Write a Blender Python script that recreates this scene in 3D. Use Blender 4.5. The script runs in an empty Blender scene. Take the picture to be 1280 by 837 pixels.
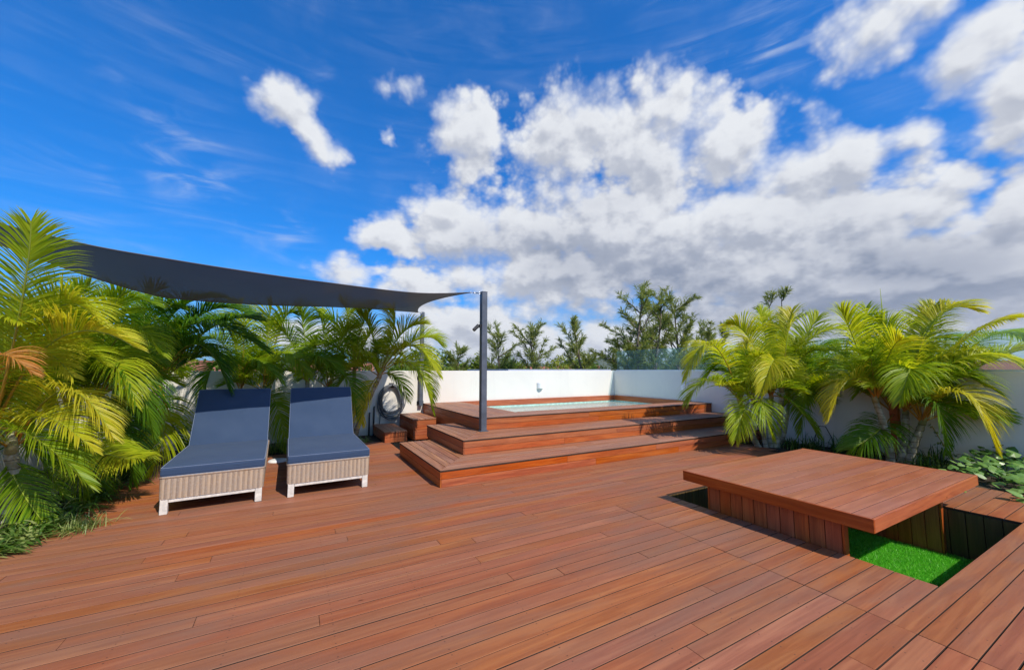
import bpy, math, random
import numpy as np
from mathutils import Vector, Matrix, noise as mnoise

R = math.radians
scene = bpy.context.scene
COL = scene.collection

# ------------------------------------------------------------------ camera
cam_d = bpy.data.cameras.new('camera'); cam = bpy.data.objects.new('camera', cam_d); COL.objects.link(cam)
cam_d.sensor_width = 36.0; cam_d.lens = 490.0 / 1280.0 * 36.0
cam_d.clip_start = 0.05; cam_d.clip_end = 60000
PITCH, HEAD = R(5.07), R(28.95)
cam.location = (0, 0, 1.5)
cam.rotation_euler = (math.pi / 2 + PITCH, 0, -HEAD)
scene.camera = cam

# ------------------------------------------------------------------ view, sun, sky
scene.view_settings.view_transform = 'Standard'
scene.view_settings.look = 'None'
scene.view_settings.exposure = EXPO = -0.02
scene.view_settings.gamma = 1.0
try:
    scene.cycles.max_bounces = 10; scene.cycles.transparent_max_bounces = 24
    scene.cycles.transmission_bounces = 8
    scene.cycles.caustics_reflective = False; scene.cycles.caustics_refractive = False
    scene.cycles.sample_clamp_indirect = 6
except Exception: pass

SUN = Vector((0.25, -0.86, 1.0)).normalized()
sl = bpy.data.lights.new('sun', 'SUN'); so = bpy.data.objects.new('sun', sl); COL.objects.link(so)
sl.energy = 4.8; sl.angle = R(0.5); sl.color = (1.0, 0.91, 0.78)
so.rotation_euler = SUN.to_track_quat('Z', 'Y').to_euler()
so.location = (5, -10, 20)

class NT:
    """small helper to write node trees"""
    def __init__(s, tree): s.t = tree; s.n = tree.nodes; s.l = tree.links
    def new(s, typ, **kw):
        nd = s.n.new(typ)
        for k, v in kw.items(): setattr(nd, k, v)
        return nd
    def put(s, sock, v):
        if v is None: return
        if isinstance(v, bpy.types.NodeSocket): s.l.new(v, sock)
        else: sock.default_value = v
    def m(s, op, a, b=None, c=None, clamp=False):
        nd = s.new('ShaderNodeMath', operation=op, use_clamp=clamp)
        s.put(nd.inputs[0], a); s.put(nd.inputs[1], b); s.put(nd.inputs[2], c)
        return nd.outputs[0]
    def vm(s, op, a, b=None, out=0):
        nd = s.new('ShaderNodeVectorMath', operation=op)
        s.put(nd.inputs[0], a)
        if b is not None:
            if op == 'SCALE': s.put(nd.inputs[3], b)
            else: s.put(nd.inputs[1], b)
        return nd.outputs[out]
    def noise(s, vec, scale, detail=5, rough=.5, dist=0., out=0, lac=2.):
        nd = s.new('ShaderNodeTexNoise'); s.put(nd.inputs['Vector'], vec)
        s.put(nd.inputs['Scale'], scale); s.put(nd.inputs['Detail'], detail)
        s.put(nd.inputs['Roughness'], rough); s.put(nd.inputs['Distortion'], dist); s.put(nd.inputs['Lacunarity'], lac)
        return nd.outputs[out]
    def mapping(s, vec, loc=(0,0,0), rot=(0,0,0), sc=(1,1,1), typ='POINT'):
        nd = s.new('ShaderNodeMapping', vector_type=typ); s.put(nd.inputs['Vector'], vec)
        nd.inputs['Location'].default_value = loc; nd.inputs['Rotation'].default_value = rot; nd.inputs['Scale'].default_value = sc
        return nd.outputs[0]
    def ramp(s, v, a, b, lo=0., hi=1., smooth=True):
        nd = s.new('ShaderNodeMapRange', interpolation_type='SMOOTHSTEP' if smooth else 'LINEAR')
        s.put(nd.inputs['Value'], v); s.put(nd.inputs['From Min'], a); s.put(nd.inputs['From Max'], b)
        s.put(nd.inputs['To Min'], lo); s.put(nd.inputs['To Max'], hi)
        return nd.outputs[0]
    def mix(s, f, a, b, blend='MIX'):
        nd = s.new('ShaderNodeMix', data_type='RGBA', blend_type=blend)
        s.put(nd.inputs[0], f)
        for i, v in ((6, a), (7, b)):
            if isinstance(v, tuple) and len(v) == 3: v = v + (1.,)
            s.put(nd.inputs[i], v)
        return nd.outputs[2]
    def sep(s, v):
        nd = s.new('ShaderNodeSeparateXYZ'); s.put(nd.inputs[0], v); return nd.outputs
    def comb(s, x, y, z):
        nd = s.new('ShaderNodeCombineXYZ'); s.put(nd.inputs[0], x); s.put(nd.inputs[1], y); s.put(nd.inputs[2], z); return nd.outputs[0]

CLOUDV = 7.7   # radiance of a white cloud before the background strength
SKYV = .95
world = bpy.data.worlds.new("World"); scene.world = world; world.use_nodes = True
WT = world.node_tree; WT.nodes.clear()
# cloud groups as ellipses over the sky: (azimuth, elevation, radius, radius, tilt, weight), degrees
CL = [(56.9, 2.3, 45.3, 6.2, -1, 1.2), (65.5, 5.8, 32.6, 4.7, -3, 1.1), (28.9, 3.7, 22.2, 4.7, 0, 1), (36.3, 31.3, 9.0, 7.0, -3, 1), (40.5, 33.3, 5.0, 3.7, -5, 1), (50.0, 28.8, 12.8, 8.7, -9, 1), (51.0, 33.1, 5.9, 3.0, -10, 1), (59.4, 27.0, 7.9, 5.2, -13, 1), (70.1, 22.7, 5.5, 5.0, -17, 1), (65.2, 22.9, 5.7, 4.3, -15, 1), (62.8, 16.6, 22.0, 8.4, -9, 1.1), (44.2, 19.1, 21.6, 8.4, -4, 1.1), (23.0, 19.1, 12.3, 6.5, 2, 1), (10.2, 18.4, 5.3, 2.6, -4, 0.95), (19.4, 22.5, 6.4, 3.7, 3, 0.95), (5.6, 12.8, 5.2, 3.0, 5, 0.9), (22.2, 32.2, 7.0, 5.1, 3, 0.95), (22.9, 28.5, 5.4, 2.9, 3, 0.8), (-2.7, 31.7, 4.7, 3.1, -3, 0.9), (1.0, 28.4, 5.3, 3.0, -33, 0.8), (2.8, 26.1, 3.0, 2.0, 11, 0.6), (13.2, 36.4, 4.9, 2.3, 8, 0.6), (10.7, 30.5, 2.2, 1.8, 8, 0.75), (73.7, 33.6, 5.6, 4.7, -5, 0.95), (78.3, 33.3, 3.1, 1.8, -28, 0.8), (81.0, 28.4, 3.3, 3.7, -28, 1), (83.0, 23.8, 2.9, 5.0, -27, 1), (76.6, 23.2, 2.8, 2.3, 4, 0.75), (77.6, 25.3, 1.8, 1.4, -24, 0.5), (81.8, 15.1, 2.3, 4.1, -18, 1), (78.6, 13.5, 3.1, 2.2, -15, 0.8), (67.6, 29.2, 2.8, 2.3, -19, 0.5), (71.3, 9.7, 29.4, 6.0, -6, 1.25), (36.1, 13.5, 22.3, 6.2, -1, 1.1), (24.3, 6.6, 13.8, 4.1, 1, 1), (57.0, 3.8, 47.6, 3.3, -1, 1.1), (6.7, 4.5, 19.7, 3.2, 2, 0.75), (16.1, 11.6, 7.9, 3.1, 3, 0.9), (125, 28, 18, 11, 0, 1), (165, 16, 30, 9, 5, 1.1), (-155, 30, 22, 13, -8, 1), (-110, 22, 26, 12, 10, 1.1), (-60, 30, 18, 9, 0, 0.9), (-60, 14, 16, 6, 0, 0.9), (140, 60, 40, 9, 0, 0.9), (-130, 62, 40, 8, 0, 0.8)]  # the last entries are unseen clouds out of view, added to whiten fill light
SH = [(36.1, 15.8, 12.7, 5.0, -2, 0.8), (55.4, 12.2, 27.8, 5.7, -4, 0.85), (26.6, 17.5, 10.6, 3.9, 1, 0.5), (74.5, 10.4, 14.8, 5.3, -10, 1), (49.9, 25.6, 11.7, 4.8, -8, 0.45), (43.2, 23.4, 17.8, 6.1, -5, 0.4), (69.9, 18.6, 7.2, 3.8, -14, 0.45), (65.5, 6.8, 31.1, 4.2, -4, 0.9), (81.4, 18.7, 2.9, 4.1, -22, 0.5), (24.1, 29.0, 3.6, 1.8, 2, 0.4), (19.5, 15.7, 6.9, 1.7, 2, 0.5), (28.9, 10.7, 13.9, 2.3, 0, 0.4), (75.3, 30.5, 3.9, 2.0, -25, 0.3)]

# cloud density as a node group of a direction
cg = bpy.data.node_groups.new('cloud_density', 'ShaderNodeTree')
cg.interface.new_socket(name='dir', in_out='INPUT', socket_type='NodeSocketVector')
cg.interface.new_socket(name='density', in_out='OUTPUT', socket_type='NodeSocketFloat')
cg.interface.new_socket(name='az_el', in_out='OUTPUT', socket_type='NodeSocketVector')
cg.interface.new_socket(name='smooth', in_out='OUTPUT', socket_type='NodeSocketFloat')
g = NT(cg); gi = g.new('NodeGroupInput'); go = g.new('NodeGroupOutput')
dx, dy, dz = g.sep(gi.outputs[0])
az = g.m('MULTIPLY', g.m('ARCTAN2', dx, dy), 180 / math.pi)
el = g.m('MULTIPLY', g.m('ARCSINE', dz), 180 / math.pi)
P = g.comb(az, el, 0.)
# warp
w = g.noise(P, .09, 4, .55, out=1)
w = g.vm('SCALE', g.vm('SUBTRACT', w, (.5, .5, .5)), 5.0)
PW = g.vm('ADD', P, g.vm('MULTIPLY', w, (1., .7, 0.)))
def blobs(g, P, L):
    acc = None
    for (a, e, rx, ry, t, wt) in L:
        mp = g.mapping(P, loc=(a, e, 0), rot=(0, 0, R(t)), sc=(rx * 1.5, ry * 1.5, 1), typ='TEXTURE')
        gr = g.new('ShaderNodeTexGradient', gradient_type='SPHERICAL'); g.put(gr.inputs[0], mp)
        v = g.m('MULTIPLY', gr.outputs[1], wt)
        acc = v if acc is None else g.m('SMOOTH_MAX', acc, v, .25)
    return acc
B = blobs(g, PW, CL)
# billowy detail: flatter near the horizon
ef = g.m('ADD', el, g.m('MULTIPLY', g.m('LOGARITHM', g.m('ADD', 1., g.m('DIVIDE', g.m('MAXIMUM', el, -4.), 9.)), math.e), 11.))
PN = g.comb(az, ef, 3.7)
n1 = g.noise(PN, .10, 9, .50, .2)
vr = g.new('ShaderNodeTexVoronoi', feature='SMOOTH_F1', voronoi_dimensions='2D'); g.put(vr.inputs['Vector'], g.vm('ADD', PN, g.vm('SCALE', w, .35)))
vr.inputs['Scale'].default_value = .22; vr.inputs['Detail'].default_value = 3; vr.inputs['Roughness'].default_value = .55
vr.inputs['Smoothness'].default_value = .5
bil = g.m('SUBTRACT', 1., vr.outputs['Distance'])
nn = g.m('ADD', g.m('MULTIPLY', g.m('SUBTRACT', n1, .5), 1.15), g.m('MULTIPLY', g.m('SUBTRACT', bil, .55), .85))
n_lo = g.noise(PN, .10, 2.5, .5, .2)
n_s = g.m('ADD', g.m('MULTIPLY', g.m('SUBTRACT', n_lo, .5), 1.5), g.m('MULTIPLY', g.m('SUBTRACT', bil, .55), .8))
Ds = g.m('ADD', B, g.m('MULTIPLY', n_s, .5))
g.l.new(Ds, go.inputs[2])
D = g.m('ADD', g.m('SUBTRACT', g.m('MULTIPLY', B, 1.4), .36), g.m('MULTIPLY', nn, g.ramp(B, .10, .40, .0, .50)))
g.l.new(D, go.inputs[0]); g.l.new(P, go.inputs[1])

wn = NT(WT)
tc = wn.new('ShaderNodeTexCoord')
DIR = wn.vm('NORMALIZE', tc.outputs['Generated'])
sky = wn.new('ShaderNodeTexSky', sky_type='NISHITA'); sky.sun_disc = False
sky.sun_elevation = math.asin(SUN.z); sky.sun_rotation = SUNROT = math.atan2(SUN.x, SUN.y)
sky.altitude = 10; sky.air_density = 1.0; sky.dust_density = .3; sky.ozone_density = 3.0
hs = wn.new('ShaderNodeHueSaturation'); hs.inputs['Saturation'].default_value = 1.0; hs.inputs['Value'].default_value = SKYV
wn.l.new(sky.outputs[0], hs.inputs['Color'])
skyc = wn.mix(1.0, hs.outputs[0], (.13, .96, 1.80), 'MULTIPLY')
def dens(v):
    nd = wn.new('ShaderNodeGroup', node_tree=cg); wn.put(nd.inputs[0], v); return nd
d0 = dens(DIR); D0 = d0.outputs[0]; AE = d0.outputs[1]; low_ = wn.noise(AE, .09, 3, .5)
DS0 = d0.outputs[2]
d1 = dens(wn.vm('NORMALIZE', wn.vm('ADD', DIR, (.012, -.010, .030)))); D1 = d1.outputs[0]; DS1 = d1.outputs[2]
alpha = wn.ramp(D0, -.08, wn.ramp(low_, .35, .65, .24, .70))
alpha = wn.m('POWER', alpha, .8)
_, ele, _ = wn.sep(AE)
# thick parts and bases are grey, tops facing the sun are white
rel = wn.m('ADD', wn.m('MULTIPLY', wn.ramp(wn.m('SUBTRACT', DS0, DS1), -.30, .26), .85), wn.m('MULTIPLY', wn.ramp(wn.m('SUBTRACT', D0, D1), -.3, .3), .15))
SHB = blobs(wn, AE, SH)
low = wn.noise(wn.mapping(AE, sc=(.045, .12, 1)), 1., 6, .6)
shade = wn.m('MULTIPLY', SHB, wn.ramp(low, .30, .62, .55, 1.25))
thick = wn.ramp(D0, .15, 1.0)
lit = wn.m('ADD', .76, wn.m('MULTIPLY', rel, .34))
lit = wn.m('SUBTRACT', lit, wn.m('MULTIPLY', thick, .10))
lit = wn.m('SUBTRACT', lit, wn.m('MULTIPLY', shade, .44))
lit = wn.m('MAXIMUM', lit, .16)
lc = wn.new('ShaderNodeValToRGB'); wn.put(lc.inputs[0], lit)
e = lc.color_ramp.elements
e[0].position = .15; e[0].color = (.20, .26, .38, 1)
e[1].position = 1.0; e[1].color = (.90, .93, .98, 1)
for p_, c_ in ((.38, (.33, .38, .50, 1)), (.62, (.53, .57, .67, 1)), (.84, (.76, .79, .86, 1))):
    q = e.new(p_); q.color = c_
cl = wn.vm('SCALE', lc.outputs[0], CLOUDV)
# cirrus: thin stretched wisps
def cirrus(rot, sx, sy, sc, L, lo, hi, gain, dist=1.2):
    v = wn.mapping(AE, rot=(0, 0, R(rot)), sc=(sx, sy, 1))
    n = wn.noise(v, sc, 7, .55, dist)
    n2 = wn.noise(AE, .11, 4, .5)
    return wn.m('MULTIPLY', wn.m('MULTIPLY', wn.ramp(n, lo, hi), wn.ramp(n2, .32, .6)), wn.m('MULTIPLY', blobs(wn, AE, L), gain))
c1 = cirrus(22, .07, .28, 1., [(-11, 20, 9, 4.5, -12, 1), (-4, 18, 6, 3.5, -20, 1), (-18, 14, 10, 4, -10, .55), (-12,24,7,3,-30,.6)], .43, .85, 1.1)
c2 = cirrus(-32, .04, .45, 1., [(60, 35, 13, 1.6, 8, 1.), (64, 33.5, 9, 1.5, 12, 1.), (56, 34, 12, 5, 20, .45)], .40, .75, .9)
c3 = cirrus(80, .08, .25, 1., [(3, 35, 4, 7, 20, .5)], .48, .85, .5)
ci = wn.m('MINIMUM', wn.m('ADD', wn.m('ADD', c1, c2), c3), .75)
skyc = wn.mix(wn.ramp(ele, 0., 34., .55, 0.), skyc, (.62, .60, .66), 'MULTIPLY')
col = wn.mix(ci, skyc, tuple(v * CLOUDV for v in (.72, .80, .95)))
# pale air near the horizon
hz = wn.ramp(ele, -1., 16., .55, 0.)
col = wn.mix(hz, col, tuple(v * CLOUDV for v in (.30, .52, .80)))
col = wn.mix(alpha, col, cl)
bg = wn.new('ShaderNodeBackground'); wn.put(bg.inputs[0], col); bg.inputs[1].default_value = .12
out = wn.new('ShaderNodeOutputWorld'); wn.l.new(bg.outputs[0], out.inputs[0])

world.cycles.sampling_method = 'NONE'


# ------------------------------------------------------------------ helpers
rnd = random.Random(7)

def link(name, me, parent=None):
    o = bpy.data.objects.new(name, me); COL.objects.link(o)
    if parent is not None: o.parent = parent
    return o

def tag(o, label=None, cat=None, group=None, kind=None):
    if label: o['label'] = label
    if cat: o['category'] = cat
    if group: o['group'] = group
    if kind: o['kind'] = kind
    return o

def thing(name, label, cat, loc=(0, 0, 0), rotz=0, group=None):
    o = bpy.data.objects.new(name, None); COL.objects.link(o)
    o.empty_display_size = .1
    o.location = loc; o.rotation_euler = (0, 0, rotz)
    return tag(o, label, cat, group)

class MB:
    side = None
    """collects polygons (with a tint per face) into one mesh"""
    def __init__(s): s.v = []; s.f = []; s.t = []; s.mi = []; s.org = Vector((0, 0, 0))
    def add(s, vs, fs, tint=.5, mi=0):
        b = len(s.v); s.v += [tuple(v) for v in vs]
        for f in fs: s.f.append(tuple(i + b for i in f)); s.t.append(tint); s.mi.append(mi)
    def box(s, x0, x1, y0, y1, z0, z1, tint=.5, mi=0):
        s.add([(x0,y0,z0),(x1,y0,z0),(x1,y1,z0),(x0,y1,z0),(x0,y0,z1),(x1,y0,z1),(x1,y1,z1),(x0,y1,z1)],
              [(3,2,1,0),(4,5,6,7),(0,1,5,4),(1,2,6,5),(2,3,7,6),(3,0,4,7)], tint, mi)
    def prism(s, poly, z0, z1, tint=.5, ch=.003, mi=0):
        """convex polygon, counter-clockwise, with chamfered top edge"""
        n = len(poly); P = [Vector((p[0], p[1])) for p in poly]; ins = []
        for i in range(n):
            a = P[i - 1]; b = P[i]; c = P[(i + 1) % n]
            d1 = (b - a).normalized(); d2 = (c - b).normalized()
            n1 = Vector((-d1.y, d1.x)); n2 = Vector((-d2.y, d2.x))
            k = n1 + n2; k = k / max(.3, k.dot(n1)); ins.append(b + k * ch)
        vs = [(p.x, p.y, z0) for p in P] + [(p.x, p.y, z1 - ch) for p in P] + [(p.x, p.y, z1) for p in ins]
        fs = [tuple(range(n - 1, -1, -1)), tuple(range(2 * n, 3 * n))]
        for i in range(n):
            j = (i + 1) % n
            fs += [(i, j, n + j, n + i), (n + i, n + j, 2 * n + j, 2 * n + i)]
        b0 = len(s.f); s.add(vs, fs, tint, mi)
        if s.side is not None:
            for i in range(n): s.mi[b0 + 2 + 2 * i] = s.side
    def board(s, x0, x1, y0, y1, z0, z1, tint=.5, ch=.003, mi=0):
        s.prism([(x0, y0), (x1, y0), (x1, y1), (x0, y1)], z0, z1, tint, ch, mi)
    def cbox(s, x0, x1, y0, y1, z0, z1, tint=.5, c=.004, mi=0):
        """box with all edges chamfered"""
        vs = []; idx = {}
        for ix, X in enumerate((x0, x1)):
            for iy, Y in enumerate((y0, y1)):
                for iz, Z in enumerate((z0, z1)):
                    sx = c if ix == 0 else -c; sy = c if iy == 0 else -c; sz = c if iz == 0 else -c
                    for ax, p in enumerate(((X, Y + sy, Z + sz), (X + sx, Y, Z + sz), (X + sx, Y + sy, Z))):
                        idx[(ix, iy, iz, ax)] = len(vs); vs.append(p)
        I = lambda *k: idx[k]; fs = []
        for i in (0, 1):
            q = [I(i,0,0,0), I(i,1,0,0), I(i,1,1,0), I(i,0,1,0)]; fs.append(tuple(q if i else q[::-1]))
            q = [I(0,i,0,1), I(1,i,0,1), I(1,i,1,1), I(0,i,1,1)]; fs.append(tuple(q[::-1] if i else q))
            q = [I(0,0,i,2), I(1,0,i,2), I(1,1,i,2), I(0,1,i,2)]; fs.append(tuple(q if i else q[::-1]))
        for a in (0, 1):
            for b in (0, 1):
                q = [I(a,b,0,0), I(a,b,1,0), I(a,b,1,1), I(a,b,0,1)]; fs.append(tuple(q if a == b else q[::-1]))
                q = [I(a,0,b,0), I(a,1,b,0), I(a,1,b,2), I(a,0,b,2)]; fs.append(tuple(q[::-1] if a == b else q))
                q = [I(0,a,b,1), I(1,a,b,1), I(1,a,b,2), I(0,a,b,2)]; fs.append(tuple(q if a == b else q[::-1]))
                for d in (0, 1):
                    q = [I(a,b,d,0), I(a,b,d,1), I(a,b,d,2)]; fs.append(tuple(q if (a + b + d) % 2 else q[::-1]))
        s.add(vs, fs, tint, mi)
    def tube(s, pts, rad, n=8, tint=.5, cap=True, mi=0):
        pts = [Vector(p) for p in pts]; m = len(pts)
        if not isinstance(rad, (list, tuple)): rad = [rad] * m
        vs = []; prev = None
        for i, p in enumerate(pts):
            t = (pts[min(i + 1, m - 1)] - pts[max(i - 1, 0)])
            t = t.normalized() if t.length > 1e-9 else Vector((0, 0, 1))
            if prev is None:
                a = t.cross(Vector((0, 0, 1)));
                if a.length < .1: a = t.cross(Vector((1, 0, 0)))
            else: a = prev - t * prev.dot(t)
            a.normalize(); prev = a; b = t.cross(a)
            for k in range(n):
                an = 2 * math.pi * k / n
                vs.append(p + (a * math.cos(an) + b * math.sin(an)) * rad[i])
        fs = []
        for i in range(m - 1):
            for k in range(n):
                k2 = (k + 1) % n
                fs.append((i * n + k, i * n + k2, (i + 1) * n + k2, (i + 1) * n + k))
        if cap: fs += [tuple(range(n - 1, -1, -1)), tuple(range((m - 1) * n, m * n))]
        s.add(vs, fs, tint, mi)
    def lathe(s, prof, c=(0, 0, 0), n=24, tint=.5, a0=0., a1=2 * math.pi, mi=0):
        full = abs(a1 - a0 - 2 * math.pi) < 1e-6; k = n if full else n + 1
        vs = [(c[0] + r * math.cos(a0 + (a1 - a0) * i / n), c[1] + r * math.sin(a0 + (a1 - a0) * i / n), c[2] + z) for r, z in prof for i in range(k)]
        fs = []
        for j in range(len(prof) - 1):
            for i in range(n):
                i2 = (i + 1) % k if full else i + 1
                fs.append((j * k + i, j * k + i2, (j + 1) * k + i2, (j + 1) * k + i))
        s.add(vs, fs, tint, mi)
    def xf(s, M, start=0):
        for i in range(start, len(s.v)): s.v[i] = tuple(M @ Vector(s.v[i]))
    def build(s, name, mat, parent=None, smooth=False, org=None, bevel=None):
        """org: the world point the mesh is centred on (top-level) or the parent's base"""
        off = Vector((0, 0, 0))
        if org is not None: off = Vector(org)
        V = [tuple(Vector(v) - off) for v in s.v] if off.length > 0 else s.v
        me = bpy.data.meshes.new(name); me.from_pydata(V, [], s.f)
        for m in (mat if isinstance(mat, (list, tuple)) else [mat]): me.materials.append(m)
        at = me.attributes.new('tint', 'FLOAT', 'FACE'); at.data.foreach_set('value', s.t)
        if any(s.mi): me.polygons.foreach_set('material_index', s.mi)
        if smooth: me.polygons.foreach_set('use_smooth', [True] * len(s.f))
        me.update()
        o = link(name, me, parent)
        if parent is None and org is not None: o.location = off
        if bevel:
            md = o.modifiers.new('bevel', 'BEVEL'); md.width = bevel; md.segments = 2; md.limit_method = 'ANGLE'
        return o

# ------------------------------------------------------------------ materials
def new_mat(name):
    m = bpy.data.materials.new(name); m.use_nodes = True; m.node_tree.nodes.clear()
    t = NT(m.node_tree); o = t.new('ShaderNodeOutputMaterial'); p = t.new('ShaderNodeBsdfPrincipled')
    t.l.new(p.outputs[0], o.inputs[0]); return m, t, p, o
def coords(t, kind='Object'):
    return t.new('ShaderNodeTexCoord').outputs[kind]
def attr(t, name='tint'):
    return t.new('ShaderNodeAttribute', attribute_name=name).outputs['Fac']
def bump(t, h, strength, dist, p):
    b = t.new('ShaderNodeBump'); t.put(b.inputs['Height'], h); b.inputs['Strength'].default_value = strength
    b.inputs['Distance'].default_value = dist; t.l.new(b.outputs[0], p.inputs['Normal']); return b

def wood(name, axis, base, dark, pale, grey, wear=.5, rough=.5, gloss=.35):
    m, t, p, o = new_mat(name)
    geo = t.new('ShaderNodeNewGeometry'); P = geo.outputs['Position']; tn = attr(t)
    sc = {'x': (.55, 9, 9), 'y': (9, .55, 9), 'z': (9, 9, .55)}[axis]
    q = t.mapping(P, sc=sc)
    off = t.m('MULTIPLY', tn, 37.0)
    q = t.vm('ADD', q, t.comb(off, off, off))
    grain = t.noise(q, 3.2, 7, .62, 1.1)
    fine = t.noise(t.vm('MULTIPLY', q, (1., 1., 1.)), 16., 4, .6, .3)
    fig = t.noise(t.mapping(q, sc=(1, 1, 1)), 1.0, 3, .5, 2.2)
    c = t.mix(t.ramp(grain, .30, .72), dark, base)
    c = t.mix(t.ramp(fig, .42, .72, 0, .75), c, pale)
    c = t.mix(t.ramp(fine, .50, .78, 0, .35), c, dark)
    # board to board
    hsv = t.new('ShaderNodeHueSaturation'); t.put(hsv.inputs['Color'], c)
    t.put(hsv.inputs['Value'], t.ramp(tn, 0, 1, .92, 1.08, False))
    t.put(hsv.inputs['Hue'], t.ramp(t.m('FRACT', t.m('MULTIPLY', tn, 7.3)), 0, 1, .498, .506, False))
    t.put(hsv.inputs['Saturation'], t.ramp(t.m('FRACT', t.m('MULTIPLY', tn, 3.1)), 0, 1, .92, 1.06, False))
    c = hsv.outputs[0]
    # weathering across boards: grey foot-worn areas and blotches drawn out along the grain
    wsc = {'x': (.28, .75, .75), 'y': (.75, .28, .75), 'z': (.75, .75, .3)}[axis]
    W = t.noise(t.mapping(P, sc=wsc), 1.7, 6, .62, .6)
    W2 = t.noise(t.mapping(P, sc={'x': (1.1, 6, 6), 'y': (6, 1.1, 6), 'z': (6, 6, 1.1)}[axis]), 1.2, 5, .6, .4)
    wm = t.m('MULTIPLY', t.ramp(W, .38, .66), t.ramp(W2, .25, .7, .35, 1.))
    c = t.mix(t.m('MULTIPLY', wm, wear), c, grey)
    # small knots and screw heads of dirt
    vo = t.new('ShaderNodeTexVoronoi'); t.put(vo.inputs['Vector'], t.mapping(P, sc={'x': (1.2, 3.4, 3.4), 'y': (3.4, 1.2, 3.4), 'z': (3.4, 3.4, 1.2)}[axis]))
    vo.inputs['Scale'].default_value = 1.6
    kn = t.ramp(vo.outputs['Distance'], .018, .05, 1, 0)
    c = t.mix(t.m('MULTIPLY', kn, .75), c, tuple(v * .25 for v in dark))
    if axis == 'x' and name.startswith('deck'):
        # screw heads over the joists, two to a board, and pale flecks of grit
        x, y, z = t.sep(P)
        fx = t.m('SUBTRACT', t.m('FRACT', t.m('DIVIDE', x, .53)), .5)
        ry = t.m('FRACT', t.m('DIVIDE', t.m('SUBTRACT', y, 1.077), .1155))
        fy = t.m('SUBTRACT', t.m('ABSOLUTE', t.m('SUBTRACT', ry, .5)), .30)
        r2 = t.m('ADD', t.m('POWER', t.m('MULTIPLY', fx, .53), 2.), t.m('POWER', t.m('MULTIPLY', fy, .1155), 2.))
        c = t.mix(t.m('MULTIPLY', t.ramp(r2, .0000090, .000026, 1, 0), .7), c, (.06, .035, .025))
        v2 = t.new('ShaderNodeTexVoronoi'); t.put(v2.inputs['Vector'], P); v2.inputs['Scale'].default_value = 7.
        fl = t.m('MULTIPLY', t.ramp(v2.outputs['Distance'], .012, .03, 1, 0), t.ramp(t.noise(P, 1.7, 3, .5), .58, .62))
        c = t.mix(t.m('MULTIPLY', fl, .6), c, (.70, .62, .52))
    t.put(p.inputs['Base Color'], c)
    t.put(p.inputs['Roughness'], t.ramp(t.m('ADD', t.m('MULTIPLY', grain, .5), t.m('MULTIPLY', wm, .4)), .1, .9, rough - .10, rough + .22, False))
    p.inputs['Specular IOR Level'].default_value = gloss
    h = t.m('ADD', t.m('MULTIPLY', grain, .6), t.m('MULTIPLY', fine, .4))
    bump(t, h, .35, .004, p)
    return m

DECK = dict(base=(.345, .108, .044), dark=(.26, .077, .030), pale=(.41, .150, .060), grey=(.215, .112, .074))
RICH = dict(base=(.45, .105, .028), dark=(.28, .058, .016), pale=(.52, .15, .042), grey=(.31, .11, .05))
M = {}
for ax in 'xyz':
    M['deck_' + ax] = wood('deck_wood_' + ax, ax, wear=.80, rough=.56, gloss=.22, **DECK)
    M['rich_' + ax] = wood('oiled_wood_' + ax, ax, wear=.30, rough=.45, gloss=.4, **RICH)
M['apron_x'] = wood('apron_wood', 'x', wear=.05, rough=.4, gloss=.4, **RICH); M['apron_y'] = wood('apron_wood_side', 'y', wear=.25, rough=.45, gloss=.4, **RICH)
M['damp_z'] = wood('damp_lining_wood', 'z', base=(.13, .075, .025), dark=(.06, .038, .014), pale=(.18, .10, .035), grey=(.08, .065, .03), wear=.7, rough=.6)  # pit lining: the shade down there is put into the wood colour
M['tread'] = wood('worn_tread_wood', 'x', base=(.37, .145, .070), dark=(.22, .080, .040), pale=(.46, .205, .105), grey=(.30, .17, .115), wear=.7, rough=.55)
M['tread_y'] = wood('worn_tread_wood_side', 'y', base=(.37, .145, .070), dark=(.22, .080, .040), pale=(.46, .205, .105), grey=(.30, .17, .115), wear=.7, rough=.55)
M['table_x'] = wood('table_wood', 'x', base=(.40, .125, .056), dark=(.31, .09, .04), pale=(.46, .155, .07), grey=(.31, .14, .09), wear=.5, rough=.42, gloss=.45)

def simple(name, col, rough=.6, metal=0., spec=.5, var=.0, vscale=3., bmp=0., bscale=40., emis=None):
    m, t, p, o = new_mat(name)
    P = coords(t)
    c = col
    if var > 0:
        n = t.noise(P, vscale, 6, .6)
        c = t.mix(t.ramp(n, .3, .7), tuple(v * (1 - var) for v in col), tuple(min(1, v * (1 + var)) for v in col))
        t.put(p.inputs['Base Color'], c)
        t.put(p.inputs['Roughness'], t.ramp(n, .3, .7, max(.03, rough - .08), min(1, rough + .08)))
    else:
        p.inputs['Base Color'].default_value = tuple(col) + (1,); p.inputs['Roughness'].default_value = rough
    p.inputs['Metallic'].default_value = metal; p.inputs['Specular IOR Level'].default_value = spec
    if bmp > 0: bump(t, t.noise(P, bscale, 5, .6), bmp, .004, p)
    return m

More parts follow.
